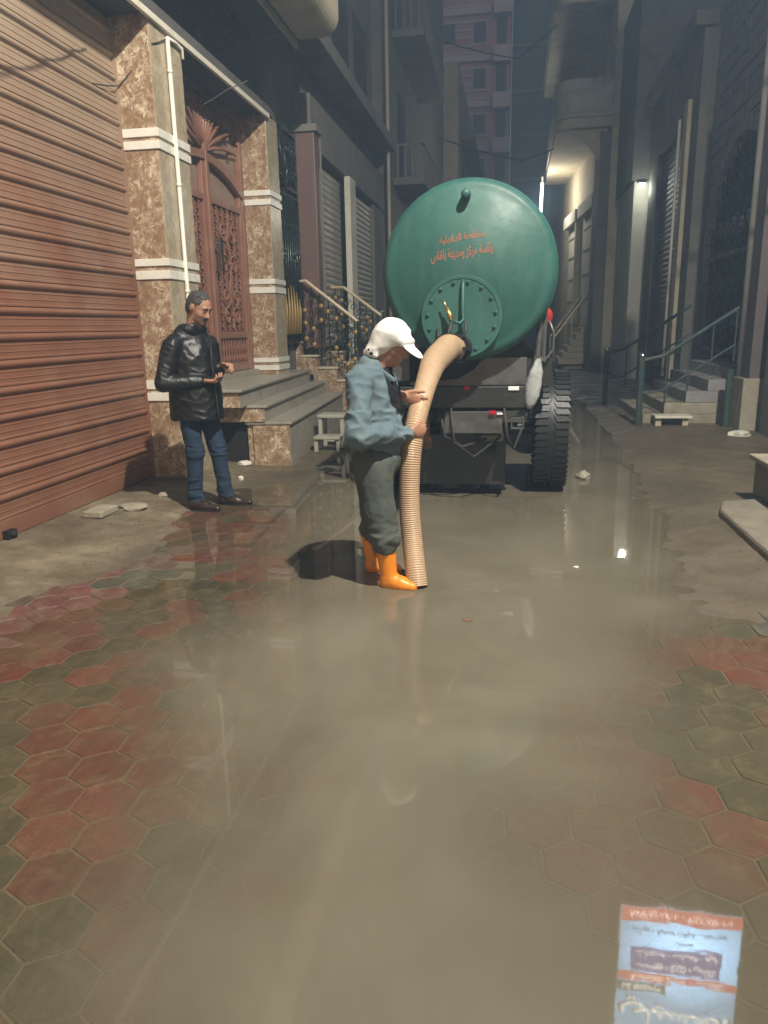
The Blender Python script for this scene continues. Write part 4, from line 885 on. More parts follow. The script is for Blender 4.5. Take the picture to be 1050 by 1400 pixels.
MB().prism([(10.5,.84),(10.5,1.0),(12.2,.7),(12.2,.58)], 'x', -.42, -.28).build('drawbar', M['chassis'], tk)
MB().tube([(-.35,11.9,0),(-.35,11.9,.7)], .05, 8).build('jack_leg', M['chassis'], tk)
mg = []
for k in range(11): a = radians(20+k*14); mg.append((7.2+.64*cos(a), .555+.64*sin(a)))
mg += [(7.2+.625*cos(radians(20+k*14)), .555+.625*sin(radians(20+k*14))) for k in range(10,-1,-1)]
jk = MB().tube([(.215,6.45,1.24),(.245,6.45,1.66)], .026, 10).tube([(.265,6.45,1.26),(.27,6.45,1.6)], .02, 8)
jk.box(.19,.29, 6.43,6.47, 1.22,1.26).build('jack', M['plate_grey'], tk)
MB().tube([(.3,6.47,1.56),(.345,6.47,1.45),(.345,6.46,1.32),(.3,6.45,1.25),(.2,6.44,1.24)], .011, 8).build('air_line', M['plate_grey'], tk, smooth=True)
MB().lathe([(.0005,-.1),(.07,-.1),(.085,-.07),(.085,.13),(.06,.17),(.0005,.18)], (.25,6.56,1.585), 'y', 18).build('red_canister', M['red_plastic'], tk, smooth=True)
MB().box(.1,.34, 6.5,6.56, 1.02,1.24).build('side_bracket', M['chassis'], tk)
for x in (-.95,.26): MB().tube([(x,6.62,.9),(x*.93+.0,6.6,1.75)], .02, 8).build('tank_stay', M['chassis'], tk)
for nm, pts, r_ in (('drain_pipe', [(-.72,6.4,1.05),(-.73,6.33,.95),(-.72,6.34,.62),(-.7,6.4,.5)], .045), ('hydraulic_line', [(-.6,6.36,.84),(-.55,6.33,.6),(-.4,6.4,.5),(-.2,6.5,.56)], .014), ('hydraulic_line', [(-.5,6.36,.84),(-.47,6.32,.55),(-.3,6.36,.42),(-.05,6.5,.6)], .011), ('lever', [(-.62,6.35,1.02),(-.66,6.3,1.16),(-.7,6.28,1.24)], .012), ('safety_chain', [(-.05,6.36,.84),(-.02,6.33,.6),(.04,6.35,.5),(.1,6.38,.66)], .012), ('exhaust_stub', [(-.15,6.8,.46),(-.15,6.5,.44)], .04)):
    MB().tube(pts, r_, 8).build(nm, M['rust'] if nm == 'drain_pipe' else M['cable'], tk, smooth=True)
# plastic bag hanging from the jack
bg = MB(); rnd = random.Random(5); n = 14
ring = []
for i, (z, rx, ry) in enumerate(((1.245,.015,.015),(1.22,.03,.025),(1.14,.05,.035),(1.04,.062,.04),(.94,.056,.036),(.87,.045,.028),(.83,.02,.012))):
    cx = .225-.06*i/6
    for k in range(n):
        a = 2*pi*k/n; q_ = 1+.22*sin(3*a+i)+rnd.uniform(-.12,.12); bg.v.append((cx+rx*cos(a)*q_, 6.41+ry*sin(a)*q_, z+rnd.uniform(-.008,.008)))
bg.f = [(i*n+k, i*n+(k+1)%n, (i+1)*n+(k+1)%n, (i+1)*n+k) for i in range(6) for k in range(n)]+[tuple(range(6*n,7*n))]
tag(bg.build('plastic_bag', M['bag'], smooth=True), 'pale plastic bag tied beside the right wheel of the tanker', 'bag')
# suction hose
HP = [Vector(p) for p in ((-.455,6.03,1.345),(-.487,5.9,1.36),(-.513,5.7,1.325),(-.54,5.35,1.275),(-.537,5.0,1.215),(-.54,4.62,1.1),(-.562,4.45,.96),(-.585,4.39,.78),(-.595,4.37,.6),(-.592,4.35,.42),(-.572,4.31,.25),(-.545,4.23,.1),(-.528,4.19,.0))]
def spline(P, n):
    out = []; P = [P[0]*2-P[1]]+P+[P[-1]*2-P[-2]]
    for i in range(1, len(P)-2):
        for k in range(n):
            t = k/n; a, b, c, d = P[i-1], P[i], P[i+1], P[i+2]
            out.append(.5*((2*b)+(c-a)*t+(2*a-5*b+4*c-d)*t*t+(3*b-a-3*c+d)*t**3))
    out.append(P[-2]); return out
HS = spline(HP, 34); ln = 0; rad = []; tot = sum((HS[i+1]-HS[i]).length for i in range(len(HS)-1)); dense = []
acc = [0]
for i in range(len(HS)-1): acc.append(acc[-1]+(HS[i+1]-HS[i]).length)
stp = .0023; cnt = int(tot/stp); ks = np.interp(np.linspace(0, tot, cnt), acc, range(len(HS)))
for q_, k in enumerate(ks):
    i = min(int(k), len(HS)-2); p = HS[i].lerp(HS[i+1], k-i); s = q_*stp/tot
    base = .1-.037*float(sstep(.1, .6, np.array(s))); amp = .0011*float(sstep(.45, .6, np.array(s)))+.0004
    dense.append(p); rad.append(base+amp*sin(q_*stp/.0138*2*pi))
def hose_mat():
    m, t, b = _nt('tan_hose_plastic'); p = wpos(t)
    c = mixc(t, noise(t, p, 5, 5), (.5,.34,.215), (.4,.265,.16)); c = mixc(t, ramp(t, noise(t, wpos(t, (4,4,1)), 6, 7, .75, .6), [(.52,0.0),(.7,.6)]), c, (.2,.14,.085)); c = mixc(t, ramp(t, noise(t, p, 14, 5, .7), [(.55,0.0),(.75,.5)]), c, (.3,.19,.1))
    L(t, c, b.inputs['Base Color']); b.inputs['Roughness'].default_value = .42; bump(t, b, noise(t, p, 60, 3), .1, .005); return m
hs = MB().tube(dense, rad, 28).build('suction_hose', hose_mat(), smooth=True)
tag(hs, 'thick tan corrugated suction hose running from the tank into the water', 'hose')
# stool, scraps and stones
sto = empty('step_stool', (-2.3,9.35,0), 'small pale plastic step stool standing in front of the marble steps', 'stool')
mst = pm('pale_plastic', (.4,.4,.33), (.33,.33,.27), 8, .5, .1, 40, dirt=(.2,.17,.11), dirt_sc=6, dirt_amt=.4)
MB().box(-2.46,-2.1, 9.28,9.6, .4,.445).build('seat', mst, sto, bev=.012)
for (x, y) in ((-2.45,9.3),(-2.16,9.3),(-2.45,9.53),(-2.16,9.53)): MB().box(x,x+.05, y,y+.05, -.02,.4).build('leg', mst, sto, bev=.006)
MB().box(-2.45,-2.11, 9.02,9.28, .16,.2).build('foot_step', mst, sto, bev=.01)
for x in (-2.45,-2.16): MB().box(x,x+.05, 9.05,9.1, -.02,.16).build('front_leg', mst, sto, bev=.006)
MB().box(-2.4,-2.16, 9.55,9.575, .06,.1).build('stretcher', mst, sto)
def scrap(name, label, cat, c, s, mat, seed, flat=.5, group=None):
    rnd = random.Random(seed); bm = bmesh.new(); bmesh.ops.create_icosphere(bm, subdivisions=2, radius=1)
    for v in bm.verts:
        k = 1+.35*mnoise.noise(v.co*1.7+Vector((seed,0,0)))+rnd.uniform(-.1,.1); v.co = Vector((v.co.x*k*s[0]+c[0], v.co.y*k*s[1]+c[1], v.co.z*k*s[2]+c[2]))
    m = bpy.data.meshes.new(name); bm.to_mesh(m); bm.free(); m.materials.append(mat)
    return tag(place(bpy.data.objects.new(name, m)), label, cat, group)
def gz(x, y): return float(height(np.array(x), np.array(y)))
mp_ = pm('white_paper', (.75,.72,.64), (.6,.57,.5), 9, .8, .3, 30)
scrap('paper_scrap', 'crumpled white paper on the ground below the marble steps', 'litter', (-2.98,7.95,gz(-2.98,7.95)+.03), (.09,.06,.03), mp_, 3)
scrap('paper_scrap', 'small white scrap on the ground behind the man in the leather jacket', 'litter', (-2.75,7.2,gz(-2.75,7.2)+.02), (.03,.03,.03), mp_, 8)
sm = M['concrete']
scrap('stone', 'flat pale stone lying on the dirt along the shutter threshold', 'stone', (-3.2,5.75,gz(-3.2,5.75)+.025), (.14,.1,.035), sm, 11)
scrap('stone', 'small broken stone on the dirt strip between the shutter and the paving', 'stone', (-3.15,6.25,gz(-3.15,6.25)+.02), (.05,.045,.03), sm, 12)
tag(MB().box(-3.42,-3.25, 5.35,5.62, gz(-3.4,5.5)+.005,gz(-3.4,5.5)+.06).build('brick_piece', M['concrete'], bev=.01), 'loose concrete block lying against the shutter threshold', 'block')
scrap('stone', 'pale lump of rubble beside the right tanker wheel', 'stone', (.75,7.6,.02), (.07,.12,.05), sm, 15)
scrap('stone', 'white stone at the foot of the pink corner pier', 'stone', (3.0,10.4,.05), (.16,.12,.07), M['plaster_white'], 17)
scrap('paper_scrap', 'tiny white scrap floating on the water right of the hose', 'litter', (.44,4.66,.004), (.018,.014,.006), mp_, 31)
scrap('leaf', 'small dark leaf floating on the water ahead of the orange boots', 'leaf', (-.2,3.7,.003), (.03,.02,.003), M['rust'], 32)
scrap('paper_scrap', 'small pale scrap floating near the right edge of the water', 'litter', (.75,4.9,.004), (.025,.015,.005), mp_, 33)
gr = MB(); rnd = random.Random(21)
for _ in range(420):
    if rnd.random() < .55: x, y = rnd.uniform(-3.5,-2.3), rnd.uniform(3,8)
    else: x, y = rnd.uniform(.6,2.0), rnd.uniform(4.5,11)
    s = rnd.uniform(.004,.012); z = gz(x, y)
    if z < .002 or float(cover(np.array(x), np.array(y))) < .8: continue
    gr.ball((x,y,z+.008), (s*rnd.uniform(.8,1.4),s*rnd.uniform(.8,1.4),s*.7), 5, 3)
M['grit'] = pm('grit', (.16,.135,.1), (.1,.085,.06), 60, .9, .2, 60)
tag(gr.build('gravel', M['grit']), 'loose grit and gravel scattered along the dirt edges', kind='stuff')
# ------------------------------------------------------------------ people: bodies and clothes grown as one smooth surface each
class Field:
    def __init__(s, lo, hi, vox):
        s.lo = np.array(lo, np.float32); s.vox = vox
        s.n = np.ceil((np.array(hi)-np.array(lo))/vox).astype(int)+1
        s.f = np.full(s.n, .5, np.float32)
    def _sub(s, a, b):
        i0 = np.clip(np.floor((np.array(a)-s.lo)/s.vox).astype(int), 0, s.n-1); i1 = np.clip(np.ceil((np.array(b)-s.lo)/s.vox).astype(int)+1, 1, s.n)
        sl = tuple(slice(p, q) for p, q in zip(i0, i1))
        ax = [s.lo[k]+s.vox*np.arange(i0[k], i1[k], dtype=np.float32) for k in range(3)]
        return sl, ax[0][:,None,None], ax[1][None,:,None], ax[2][None,None,:]
    def _put(s, sl, d, k, op):
        f = s.f[sl]
        if op == 'add':
            h = np.clip(.5+.5*(f-d)/k, 0, 1); s.f[sl] = f*(1-h)+d*h-k*h*(1-h)
        else:
            h = np.clip(.5-.5*(f+d)/k, 0, 1); s.f[sl] = f*(1-h)+(-d)*h+k*h*(1-h)
    def cap(s, a, b, r0, r1=None, k=.02, flat=None, op='add'):
        r1 = r0 if r1 is None else r1; a = np.array(a, np.float32); b = np.array(b, np.float32); m = max(r0, r1)+k*1.5+.03
        sl, X, Y, Z = s._sub(np.minimum(a, b)-m, np.maximum(a, b)+m)
        px, py, pz = X-a[0], Y-a[1], Z-a[2]; v = b-a
        if flat is not None:
            ax, fac = np.array(flat[0], np.float32), flat[1]; ax = ax/np.linalg.norm(ax); c = (px*ax[0]+py*ax[1]+pz*ax[2])*(1/fac-1)
            px, py, pz = px+ax[0]*c, py+ax[1]*c, pz+ax[2]*c; v = v+ax*(v@ax)*(1/fac-1)
        t = np.clip((px*v[0]+py*v[1]+pz*v[2])/max(float(v@v), 1e-9), 0, 1)
        d = np.sqrt((px-t*v[0])**2+(py-t*v[1])**2+(pz-t*v[2])**2)-(r0+(r1-r0)*t)
        s._put(sl, d, k, op); return s
    def ell(s, c, r, R=None, k=.02, op='add'):
        c = np.array(c, np.float32); m = max(r)+k*1.5+.03; sl, X, Y, Z = s._sub(c-m, c+m)
        px, py, pz = X-c[0], Y-c[1], Z-c[2]
        if R is not None:
            Q = np.array(R.transposed(), np.float32); px, py, pz = (Q[0][0]*px+Q[0][1]*py+Q[0][2]*pz, Q[1][0]*px+Q[1][1]*py+Q[1][2]*pz, Q[2][0]*px+Q[2][1]*py+Q[2][2]*pz)
        k0 = np.sqrt((px/r[0])**2+(py/r[1])**2+(pz/r[2])**2); k1 = np.sqrt((px/r[0]**2)**2+(py/r[1]**2)**2+(pz/r[2]**2)**2)+1e-6
        s._put(sl, k0*(k0-1)/k1, k, op); return s
    def below(s, z, k=.012):                # cut everything below z
        Z = (s.lo[2]+s.vox*np.arange(s.n[2]))[None,None,:]; s.f = np.maximum(s.f, (z-Z).astype(np.float32)*np.ones_like(s.f)); return s
    def cutplane(s, p, n):                  # remove the side the normal points to
        n = np.array(n, np.float32); n /= np.linalg.norm(n)
        A = [s.lo[k]+s.vox*np.arange(s.n[k], dtype=np.float32)-p[k] for k in range(3)]
        s.f = np.maximum(s.f, A[0][:,None,None]*n[0]+A[1][None,:,None]*n[1]+A[2][None,None,:]*n[2]); return s
    def mesh(s, name, mat, fold=None, smooth=1):
        f = s.f; ins = f < 0
        c = np.zeros(tuple(np.array(f.shape)-1), np.int8)
        for i in (0,1):
            for j in (0,1):
                for k in (0,1): c += ins[i:f.shape[0]-1+i, j:f.shape[1]-1+j, k:f.shape[2]-1+k]
        cells = np.argwhere((c > 0) & (c < 8)); ids = np.full(c.shape, -1, np.int32); ids[tuple(cells.T)] = np.arange(len(cells))
        corner = [(i,j,k) for i in (0,1) for j in (0,1) for k in (0,1)]
        val = np.stack([f[cells[:,0]+i, cells[:,1]+j, cells[:,2]+k] for i, j, k in corner], 1)
        acc = np.zeros((len(cells), 3)); cnt = np.zeros(len(cells))
        for a in range(8):
            for b in range(a+1, 8):
                if sum(abs(p-q) for p, q in zip(corner[a], corner[b])) != 1: continue
                va, vb = val[:,a], val[:,b]; x = (va < 0) != (vb < 0); t = np.where(x, va/np.where(x, va-vb, 1), 0)
                p = np.array(corner[a])[None,:]*(1-t[:,None])+np.array(corner[b])[None,:]*t[:,None]
                acc[x] += p[x]; cnt[x] += 1
        V = s.lo+(cells+acc/cnt[:,None])*s.vox
        F = []
        for ax in range(3):
            o = [slice(None)]*3; o2 = [slice(None)]*3; o[ax] = slice(0,-1); o2[ax] = slice(1,None)
            A, B = ins[tuple(o)], ins[tuple(o2)]; e = np.argwhere(A != B); u, w = [(1,2),(2,0),(0,1)][ax]
            e = e[(e[:,u] > 0) & (e[:,w] > 0) & (e[:,u] < f.shape[u]-1) & (e[:,w] < f.shape[w]-1)]
            fl = A[tuple(e.T)]
            def cid(du, dw):
                q_ = e.copy(); q_[:,u] += du; q_[:,w] += dw; return ids[tuple(q_.T)]
            quad = np.stack([cid(-1,-1), cid(0,-1), cid(0,0), cid(-1,0)], 1)
            quad[~fl] = quad[~fl][:,::-1]; F.append(quad)
        F = np.concatenate(F); F = F[(F >= 0).all(1)]
        for _ in range(smooth):             # light relaxation removes the voxel steps
            a = np.zeros_like(V); n_ = np.zeros(len(V))
            for i in range(4):
                for j in (1, 3):
                    np.add.at(a, F[:,i], V[F[:,(i+j)%4]]); np.add.at(n_, F[:,i], 1)
            V = V*.45+.55*a/np.maximum(n_, 1)[:,None]
        if fold:
            nr = np.cross(V[F[:,2]]-V[F[:,0]], V[F[:,3]]-V[F[:,1]]); vn = np.zeros_like(V)
            for i in range(4): np.add.at(vn, F[:,i], nr)
            vn /= np.linalg.norm(vn, axis=1)[:,None]+1e-9
            V = V+vn*np.array([fold(Vector(p)) for p in V])[:,None]
        me = bpy.data.meshes.new(name); me.from_pydata(V.tolist(), [], F.tolist())
        me.polygons.foreach_set('use_smooth', [True]*len(me.polygons)); me.materials.append(mat); return me
def grow(fd, name, mat, parent, fold=None, smooth=1):
    o = bpy.data.objects.new(name, fd.mesh(name, mat, fold, smooth)); col.objects.link(o); o.parent = parent; WORLD[o.name] = WORLD[parent.name]; return o
def hand(fd, wrist, d, n, s, curl, thumb=(.5,.5), sc=1.0, k=.008):
    """palm plus five fingers: d finger direction, n way the fingers curl, s towards the thumb"""
    w, d, n, s = Vector(wrist), Vector(d).normalized(), Vector(n).normalized(), Vector(s)
    s = (s-d*s.dot(d)-n*s.dot(n)).normalized()
    fd.cap(w, w+d*.085*sc, .026*sc, .03*sc, .012, (n, .55)); fd.cap(w+d*.05*sc+s*.018*sc, w+d*.083*sc+s*.022*sc, .02*sc, .018*sc, .01, (n, .65)); fd.cap(w+d*.05*sc-s*.018*sc, w+d*.078*sc-s*.024*sc, .02*sc, .016*sc, .01, (n, .65))
    for i, (off, ln, r) in enumerate(((.03,.072,.0088),(.0105,.08,.0092),(-.0095,.074,.0088),(-.029,.058,.0078))):
        p = w+d*(.085-.004*abs(i-1))*sc+s*off*sc; a = 0
        for q_, fr in enumerate((.45,.31,.24)):
            a += curl[q_]*(1+.08*i); dd = d*cos(a)+n*sin(a); e = p+dd*ln*fr*sc; fd.cap(p, e, r*sc, r*sc*.94, k*.6); p = e
    p = w+d*.025*sc+s*.026*sc
    for q_, (ln, r) in enumerate(((.04,.013),(.032,.0105),(.026,.0095))):
        a = thumb[0]*(1 if q_ == 0 else .5); b = thumb[1]*(q_*.6+.2); dd = (d*cos(a)+s*sin(a)+n*b).normalized(); e = p+dd*ln*sc; fd.cap(p, e, r*sc, r*.92*sc, k); p = e
def head(fd, c, R, neck, sc=1.0):
    c = Vector(c); P = lambda x, y, z: tuple(c+R @ Vector((x*sc, y*sc, z*sc))); r = lambda *a: tuple(v*sc for v in a)
    fd.ell(P(-.012,0,.032), r(.1,.077,.092), R, .02); fd.ell(P(.02,0,-.03), r(.076,.066,.095), R, .03); fd.ell(P(.035,0,-.085), r(.05,.047,.036), R, .03)
    fd.ell(P(.075,0,-.098), r(.022,.024,.02), R, .015); fd.cap(P(.088,0,.012), P(.114,0,-.03), .0085*sc, .013*sc, .012); fd.cap(P(.1,-.012,-.034), P(.1,.012,-.034), .009*sc, .009*sc, .008)
    fd.cap(P(.083,-.036,.03), P(.083,.036,.03), .011*sc, .011*sc, .014); fd.cap(P(.09,-.02,-.064), P(.09,.02,-.064), .0075*sc, .0075*sc, .006); fd.cap(P(.088,-.016,-.076), P(.088,.016,-.076), .007*sc, .007*sc, .006)
    for y in (-1,1):
        fd.ell(P(.055,y*.036,-.028), r(.03,.026,.028), R, .02); fd.ell(P(-.008,y*.079,-.004), r(.022,.011,.033), R, .006); fd.ell(P(.097,y*.032,.008), r(.014,.017,.011), R, .01, 'sub'); fd.ell(P(.083,y*.031,.007), r(.013,.014,.012), R, .004)
    fd.cap(P(-.03,0,-.06), neck, .054*sc, .064*sc, .03); return P
def cloth(name, c1, c2, rough=.85, sc=6, bmp=.25, bsc=300, spec=.3, dirt=None, wrinkle=.5):
    m, t, b = _nt(name); p = wpos(t)
    c = mixc(t, ramp(t, noise(t, p, sc, 5, .6), [(.3,0.0),(.7,1.0)]), c1, c2)
    if dirt: c = mixc(t, ramp(t, noise(t, p, 7, 6, .7), [(.5,0.0),(.78,.7)]), c, dirt)
    L(t, c, b.inputs['Base Color']); b.inputs['Roughness'].default_value = rough; b.inputs['Specular IOR Level'].default_value = spec
    a = noise(t, p, bsc, 2); w = noise(t, wpos(t, (1,1,.45)), 22, 4, .55, 1.2)
    ad = N(t, 'ShaderNodeMath', operation='MULTIPLY_ADD'); L(t, w, ad.inputs[0]); ad.inputs[1].default_value = wrinkle*4; L(t, a, ad.inputs[2])
    bump(t, b, ad.outputs[0], bmp, .006); return m
def skin_mat(name, c):
    m, t, b = _nt(name); p = wpos(t)
    L(t, mixc(t, noise(t, p, 30, 4), c, tuple(x*.78 for x in c)), b.inputs['Base Color']); b.inputs['Roughness'].default_value = .5
    b.inputs['Subsurface Weight'].default_value = .08; b.inputs['Subsurface Radius'].default_value = (.01,.004,.002); bump(t, b, noise(t, p, 180, 3), .15, .003); return m
M['skin_a'] = skin_mat('tan_skin', (.42,.225,.145)); M['skin_b'] = skin_mat('weathered_skin', (.4,.2,.125))
M['leather'] = cloth('black_leather', (.006,.006,.007), (.01,.01,.011), .38, 9, .3, 160, .5, None, .5)
M['denim'] = cloth('blue_denim', (.013,.024,.05), (.024,.042,.075), .9, 7, .3, 400)
M['shoe'] = pm('brown_shoe_leather', (.028,.017,.012), (.04,.025,.016), 12, .28, .1, 60)
M['hair'] = cloth('grey_black_hair', (.018,.016,.015), (.11,.1,.095), .7, 60, .9, 240)
M['tache'] = cloth('dark_moustache', (.012,.01,.009), (.03,.026,.022), .8, 90, .9, 300)
M['jacket'] = cloth('blue_grey_cotton', (.125,.178,.205), (.1,.145,.17), .85, 4, .4, 320, .3, (.17,.17,.14), .6)
M['trouser'] = cloth('grey_green_cotton', (.068,.08,.072), (.09,.104,.094), .9, 5, .4, 320, .25, (.1,.088,.06), .8)
M['boot'] = pm('orange_rubber', (.85,.28,.012), (.72,.22,.01), 6, .42, .06, 40, dirt=(.3,.19,.07), dirt_sc=9, dirt_amt=.35)
M['shirt'] = cloth('black_shirt', (.01,.011,.013), (.018,.018,.02), .9, 6)
M['scarf'] = cloth('white_scarf', (.82,.81,.78), (.7,.69,.66), .85, 5, .35, 250, .3)
M['cap'] = cloth('white_cap', (.82,.8,.86), (.76,.74,.82), .8, 5, .15, 300, .3)
M['pattern'] = cloth('black_scarf_print', (.015,.015,.015), (.03,.03,.03), .9, 6)

# --- man in the leather jacket, looking down at his hands
mb_ = (-2.5, 6.06, gz(-2.5, 6.06)+.004)
man = empty('person', mb_, 'man in black leather jacket and jeans looking down beside the shutter', 'person', 'people in the street')
Rm = Matrix.Rotation(radians(-18), 3, 'Z') @ Matrix.Rotation(radians(29), 3, 'Y')
def ridge(v): return 1-2.4*abs(mnoise.noise(v))
fd = Field((-.5,-.4,0), (.34,.4,1.9), .0065)
PM = head(fd, (-.075,-.01,1.71), Rm, (-.14,0,1.5), 1.05)
fd.cap((-.17,0,1.38), (-.16,0,1.0), .11, .11, .05, ((1,0,0), .8)); fd.cap((-.19,-.14,1.405), (-.15,.14,1.405), .042, .042, .04)
for s_, pts in ((-1, ((-.25,-.195,1.39),(-.32,-.275,1.105),(-.03,-.17,1.115))), (1, ((-.1,.19,1.42),(-.1,.25,1.13),(.03,.11,1.215)))):
    fd.cap(pts[0], pts[1], .05, .042, .02); fd.cap(pts[1], pts[2], .042, .03, .02)
for hp, kn, an in (((-.2,-.09,.9),(-.17,-.1,.5),(-.205,-.1,.09)), ((-.13,.09,.9),(-.04,.1,.5),(-.01,.11,.09))):
    fd.cap((-.17,0,.95), hp, .1, .09, .04); fd.cap(hp, kn, .078, .052, .03); fd.cap(kn, an, .05, .04, .03); fd.cap(an, (an[0]+.08, an[1]-.01, .05), .028, .02, .02)
hand(fd, (-.035,-.17,1.118), (1,.16,-.04), (.05,.1,1), (0,1,.2), (.35,.55,.5), (.7,.4), 1.22)
hand(fd, (.03,.11,1.218), (1,-.3,.06), (0,-.5,-.85), (.1,-.6,.6), (.6,.9,.7), (.5,.5), 1.2)
grow(fd, 'body', M['skin_a'], man)
def fold_leather(p): return .007*ridge(Vector((p.x*6, p.y*6, p.z*3.2)))+.0045*ridge(Vector((p.x*13+p.z*9, p.y*11, p.z*15)))-.004+.0015*mnoise.noise(p*38)
fd = Field((-.56,-.45,.7), (.26,.45,1.68), .0075)
fd.ell((-.185,0,1.25), (.19,.2,.29), None, .04); fd.ell((-.165,0,1.0), (.21,.205,.36), None, .06); fd.cap((-.165,0,.98), (-.165,0,.72), .21, .235, .06)
fd.cap((-.24,-.165,1.425), (-.13,.165,1.425), .075, .075, .06); fd.cap((-.2,-.07,1.5), (-.15,.07,1.5), .078, .078, .06)
for pts in (((-.255,-.205,1.4),(-.325,-.285,1.105),(-.055,-.18,1.115)), ((-.1,.205,1.4),(-.1,.27,1.13),(.015,.12,1.21))):
    fd.cap(pts[0], pts[1], .08, .068, .016); fd.cap(pts[1], pts[2], .068, .052, .012)
fd.below(.785); fd.ell((-.1,-.01,1.6), (.085,.08,.09), None, .02, 'sub')
jk_ = grow(fd, 'jacket', M['leather'], man, fold_leather, 2)
fd = Field((-.36,-.2,1.4), (.1,.2,1.66), .0065)
fd.cap((-.155,-.065,1.535), (-.145,.065,1.535), .083, .083, .02); fd.cap((-.175,0,1.55), (-.175,0,1.6), .095, .09, .02); fd.ell((-.1,-.01,1.64), (.085,.075,.1), None, .015, 'sub'); fd.cutplane((0,0,1.615), (-.3,0,1))
grow(fd, 'collar', M['leather'], jk_, fold_leather)
MB().tube([(-.005+.045,-.075,1.46),(.035,-.1,1.3),(.055,-.105,1.1),(.062,-.1,.82)], .006, 6).build('zip_line', M['cable'], jk_, world=False)
MB().tube([(-.2,-.245,.98),(-.06,-.235,.94)], .005, 6).build('pocket_zip', M['cable'], jk_, world=False)
def fold_denim(p): return .006*ridge(Vector((p.x*9+p.z*5, p.y*9, p.z*7)))+(.007*ridge(Vector((p.x*9+p.z*5, p.y*9, p.z*26))) if p.z < .28 or .45 < p.z < .58 else 0)-.003
fd = Field((-.42,-.3,.04), (.2,.3,1.0), .0075)
for hp, kn, an in (((-.21,-.09,.86),(-.175,-.1,.5),(-.205,-.1,.12)), ((-.13,.09,.86),(-.045,.1,.5),(-.012,.11,.13))):
    fd.cap((-.17,0,.88), hp, .1, .095, .05); fd.cap(hp, kn, .095, .072, .04); fd.cap(kn, an, .072, .06, .03); fd.cap(an, (an[0]+.03,an[1],an[2]-.05), .063, .06, .02)
fd.below(.065)
grow(fd, 'jeans', M['denim'], man, fold_denim)
for an, tw_ in (((-.205,-.1),-.25),((-.012,.11),-.05)):
    fd = Field((an[0]-.16,an[1]-.2,-.02), (an[0]+.34,an[1]+.16,.16), .006); d = Vector((cos(tw_), sin(tw_), 0)); a = Vector((an[0],an[1],0))
    fd.cap(a+Vector((-.03,0,.05)), a+d*.1+Vector((0,0,.042)), .05, .05, .02, ((0,0,1), .9)); fd.cap(a+d*.1+Vector((0,0,.035)), a+d*.225+Vector((0,0,.026)), .048, .032, .03, ((0,0,1), .75)); fd.cap(a+Vector((-.01,0,.06)), a+Vector((0,0,.1)), .052, .05, .02)
    fd.below(.002); sh_ = grow(fd, 'shoe', M['shoe'], man)
    sl2 = MB(); pr = [tuple((a+d*(.09+.165*cos(q_*pi/9))+Vector((-d.y,d.x,0))*.05*sin(q_*pi/9)*(1.0 if cos(q_*pi/9) < .3 else .85)).xy) for q_ in range(18)]
    sl2.prism(pr, 'z', -.004, .014); o = bpy.data.objects.new('sole', sl2.mesh('sole', M['black'])); col.objects.link(o); o.parent = sh_
fd = Field((-.26,-.16,1.62), (.1,.14,1.9), .005)
fd.ell(PM(-.014,0,.036), (.108,.084,.096), Rm, .01); fd.ell(PM(-.04,0,-.01), (.076,.08,.095), Rm, .02); fd.ell(PM(.106,0,-.004), (.098,.088,.11), Rm, .02, 'sub'); fd.ell(PM(.02,-.095,-.035), (.04,.035,.05), Rm, .008, 'sub'); fd.ell(PM(.02,.095,-.035), (.04,.035,.05), Rm, .008, 'sub'); fd.cutplane(PM(-.04,0,-.075), tuple(Rm @ Vector((0,0,-1))))
grow(fd, 'hair', M['hair'], man, lambda p: .004*mnoise.noise(p*60)+.003*mnoise.noise(p*140))
tb = MB().tube([PM(.086,-.03,-.062),PM(.1,-.015,-.052),PM(.103,0,-.05),PM(.1,.015,-.052),PM(.086,.03,-.062)], [.004,.008,.009,.008,.004], 8)
tb.tube([PM(.085,0,-.083),PM(.094,0,-.1)], [.008,.013], 8)
tb.build('moustache', M['tache'], man, smooth=True, world=False)
fd = Field((-.2,-.16,1.5), (.12,.14,1.76), .0045)
fd.ell(PM(.022,0,-.04), (.081,.07,.096), Rm, .01); fd.ell(PM(.035,0,-.085), (.0545,.0515,.041), Rm, .03); fd.ell(PM(.075,0,-.098), (.026,.028,.024), Rm, .015); fd.cutplane(PM(.06,0,-.05), tuple(Rm @ Vector((-.55,0,1)))); fd.cutplane(PM(-.01,0,0), tuple(Rm @ Vector((-1,0,0)))); fd.ell(PM(.1,0,-.068), (.025,.024,.012), Rm, .006, 'sub')
M['stubble'] = skin_mat('stubbled_skin', (.2,.125,.09)); grow(fd, 'stubble', M['stubble'], man)
eb = MB()
for y in (-1,1): eb.tube([PM(.088,y*.05,.028),PM(.096,y*.035,.036),PM(.096,y*.014,.034)], [.003,.006,.005], 6)
eb.build('eyebrows', M['tache'], man, world=False)
ph = MB().obox((.075,-.15,1.138), Vector((.062,.01,0)), Vector((-.005,.034,.0)), Vector((0,0,.0045))); pho = ph.build('mobile_phone', M['black']); pho.location = mb_; WORLD[pho.name] = Matrix.Identity(4)
tag(pho, 'small dark phone held in the hand of the man in the leather jacket', 'phone')

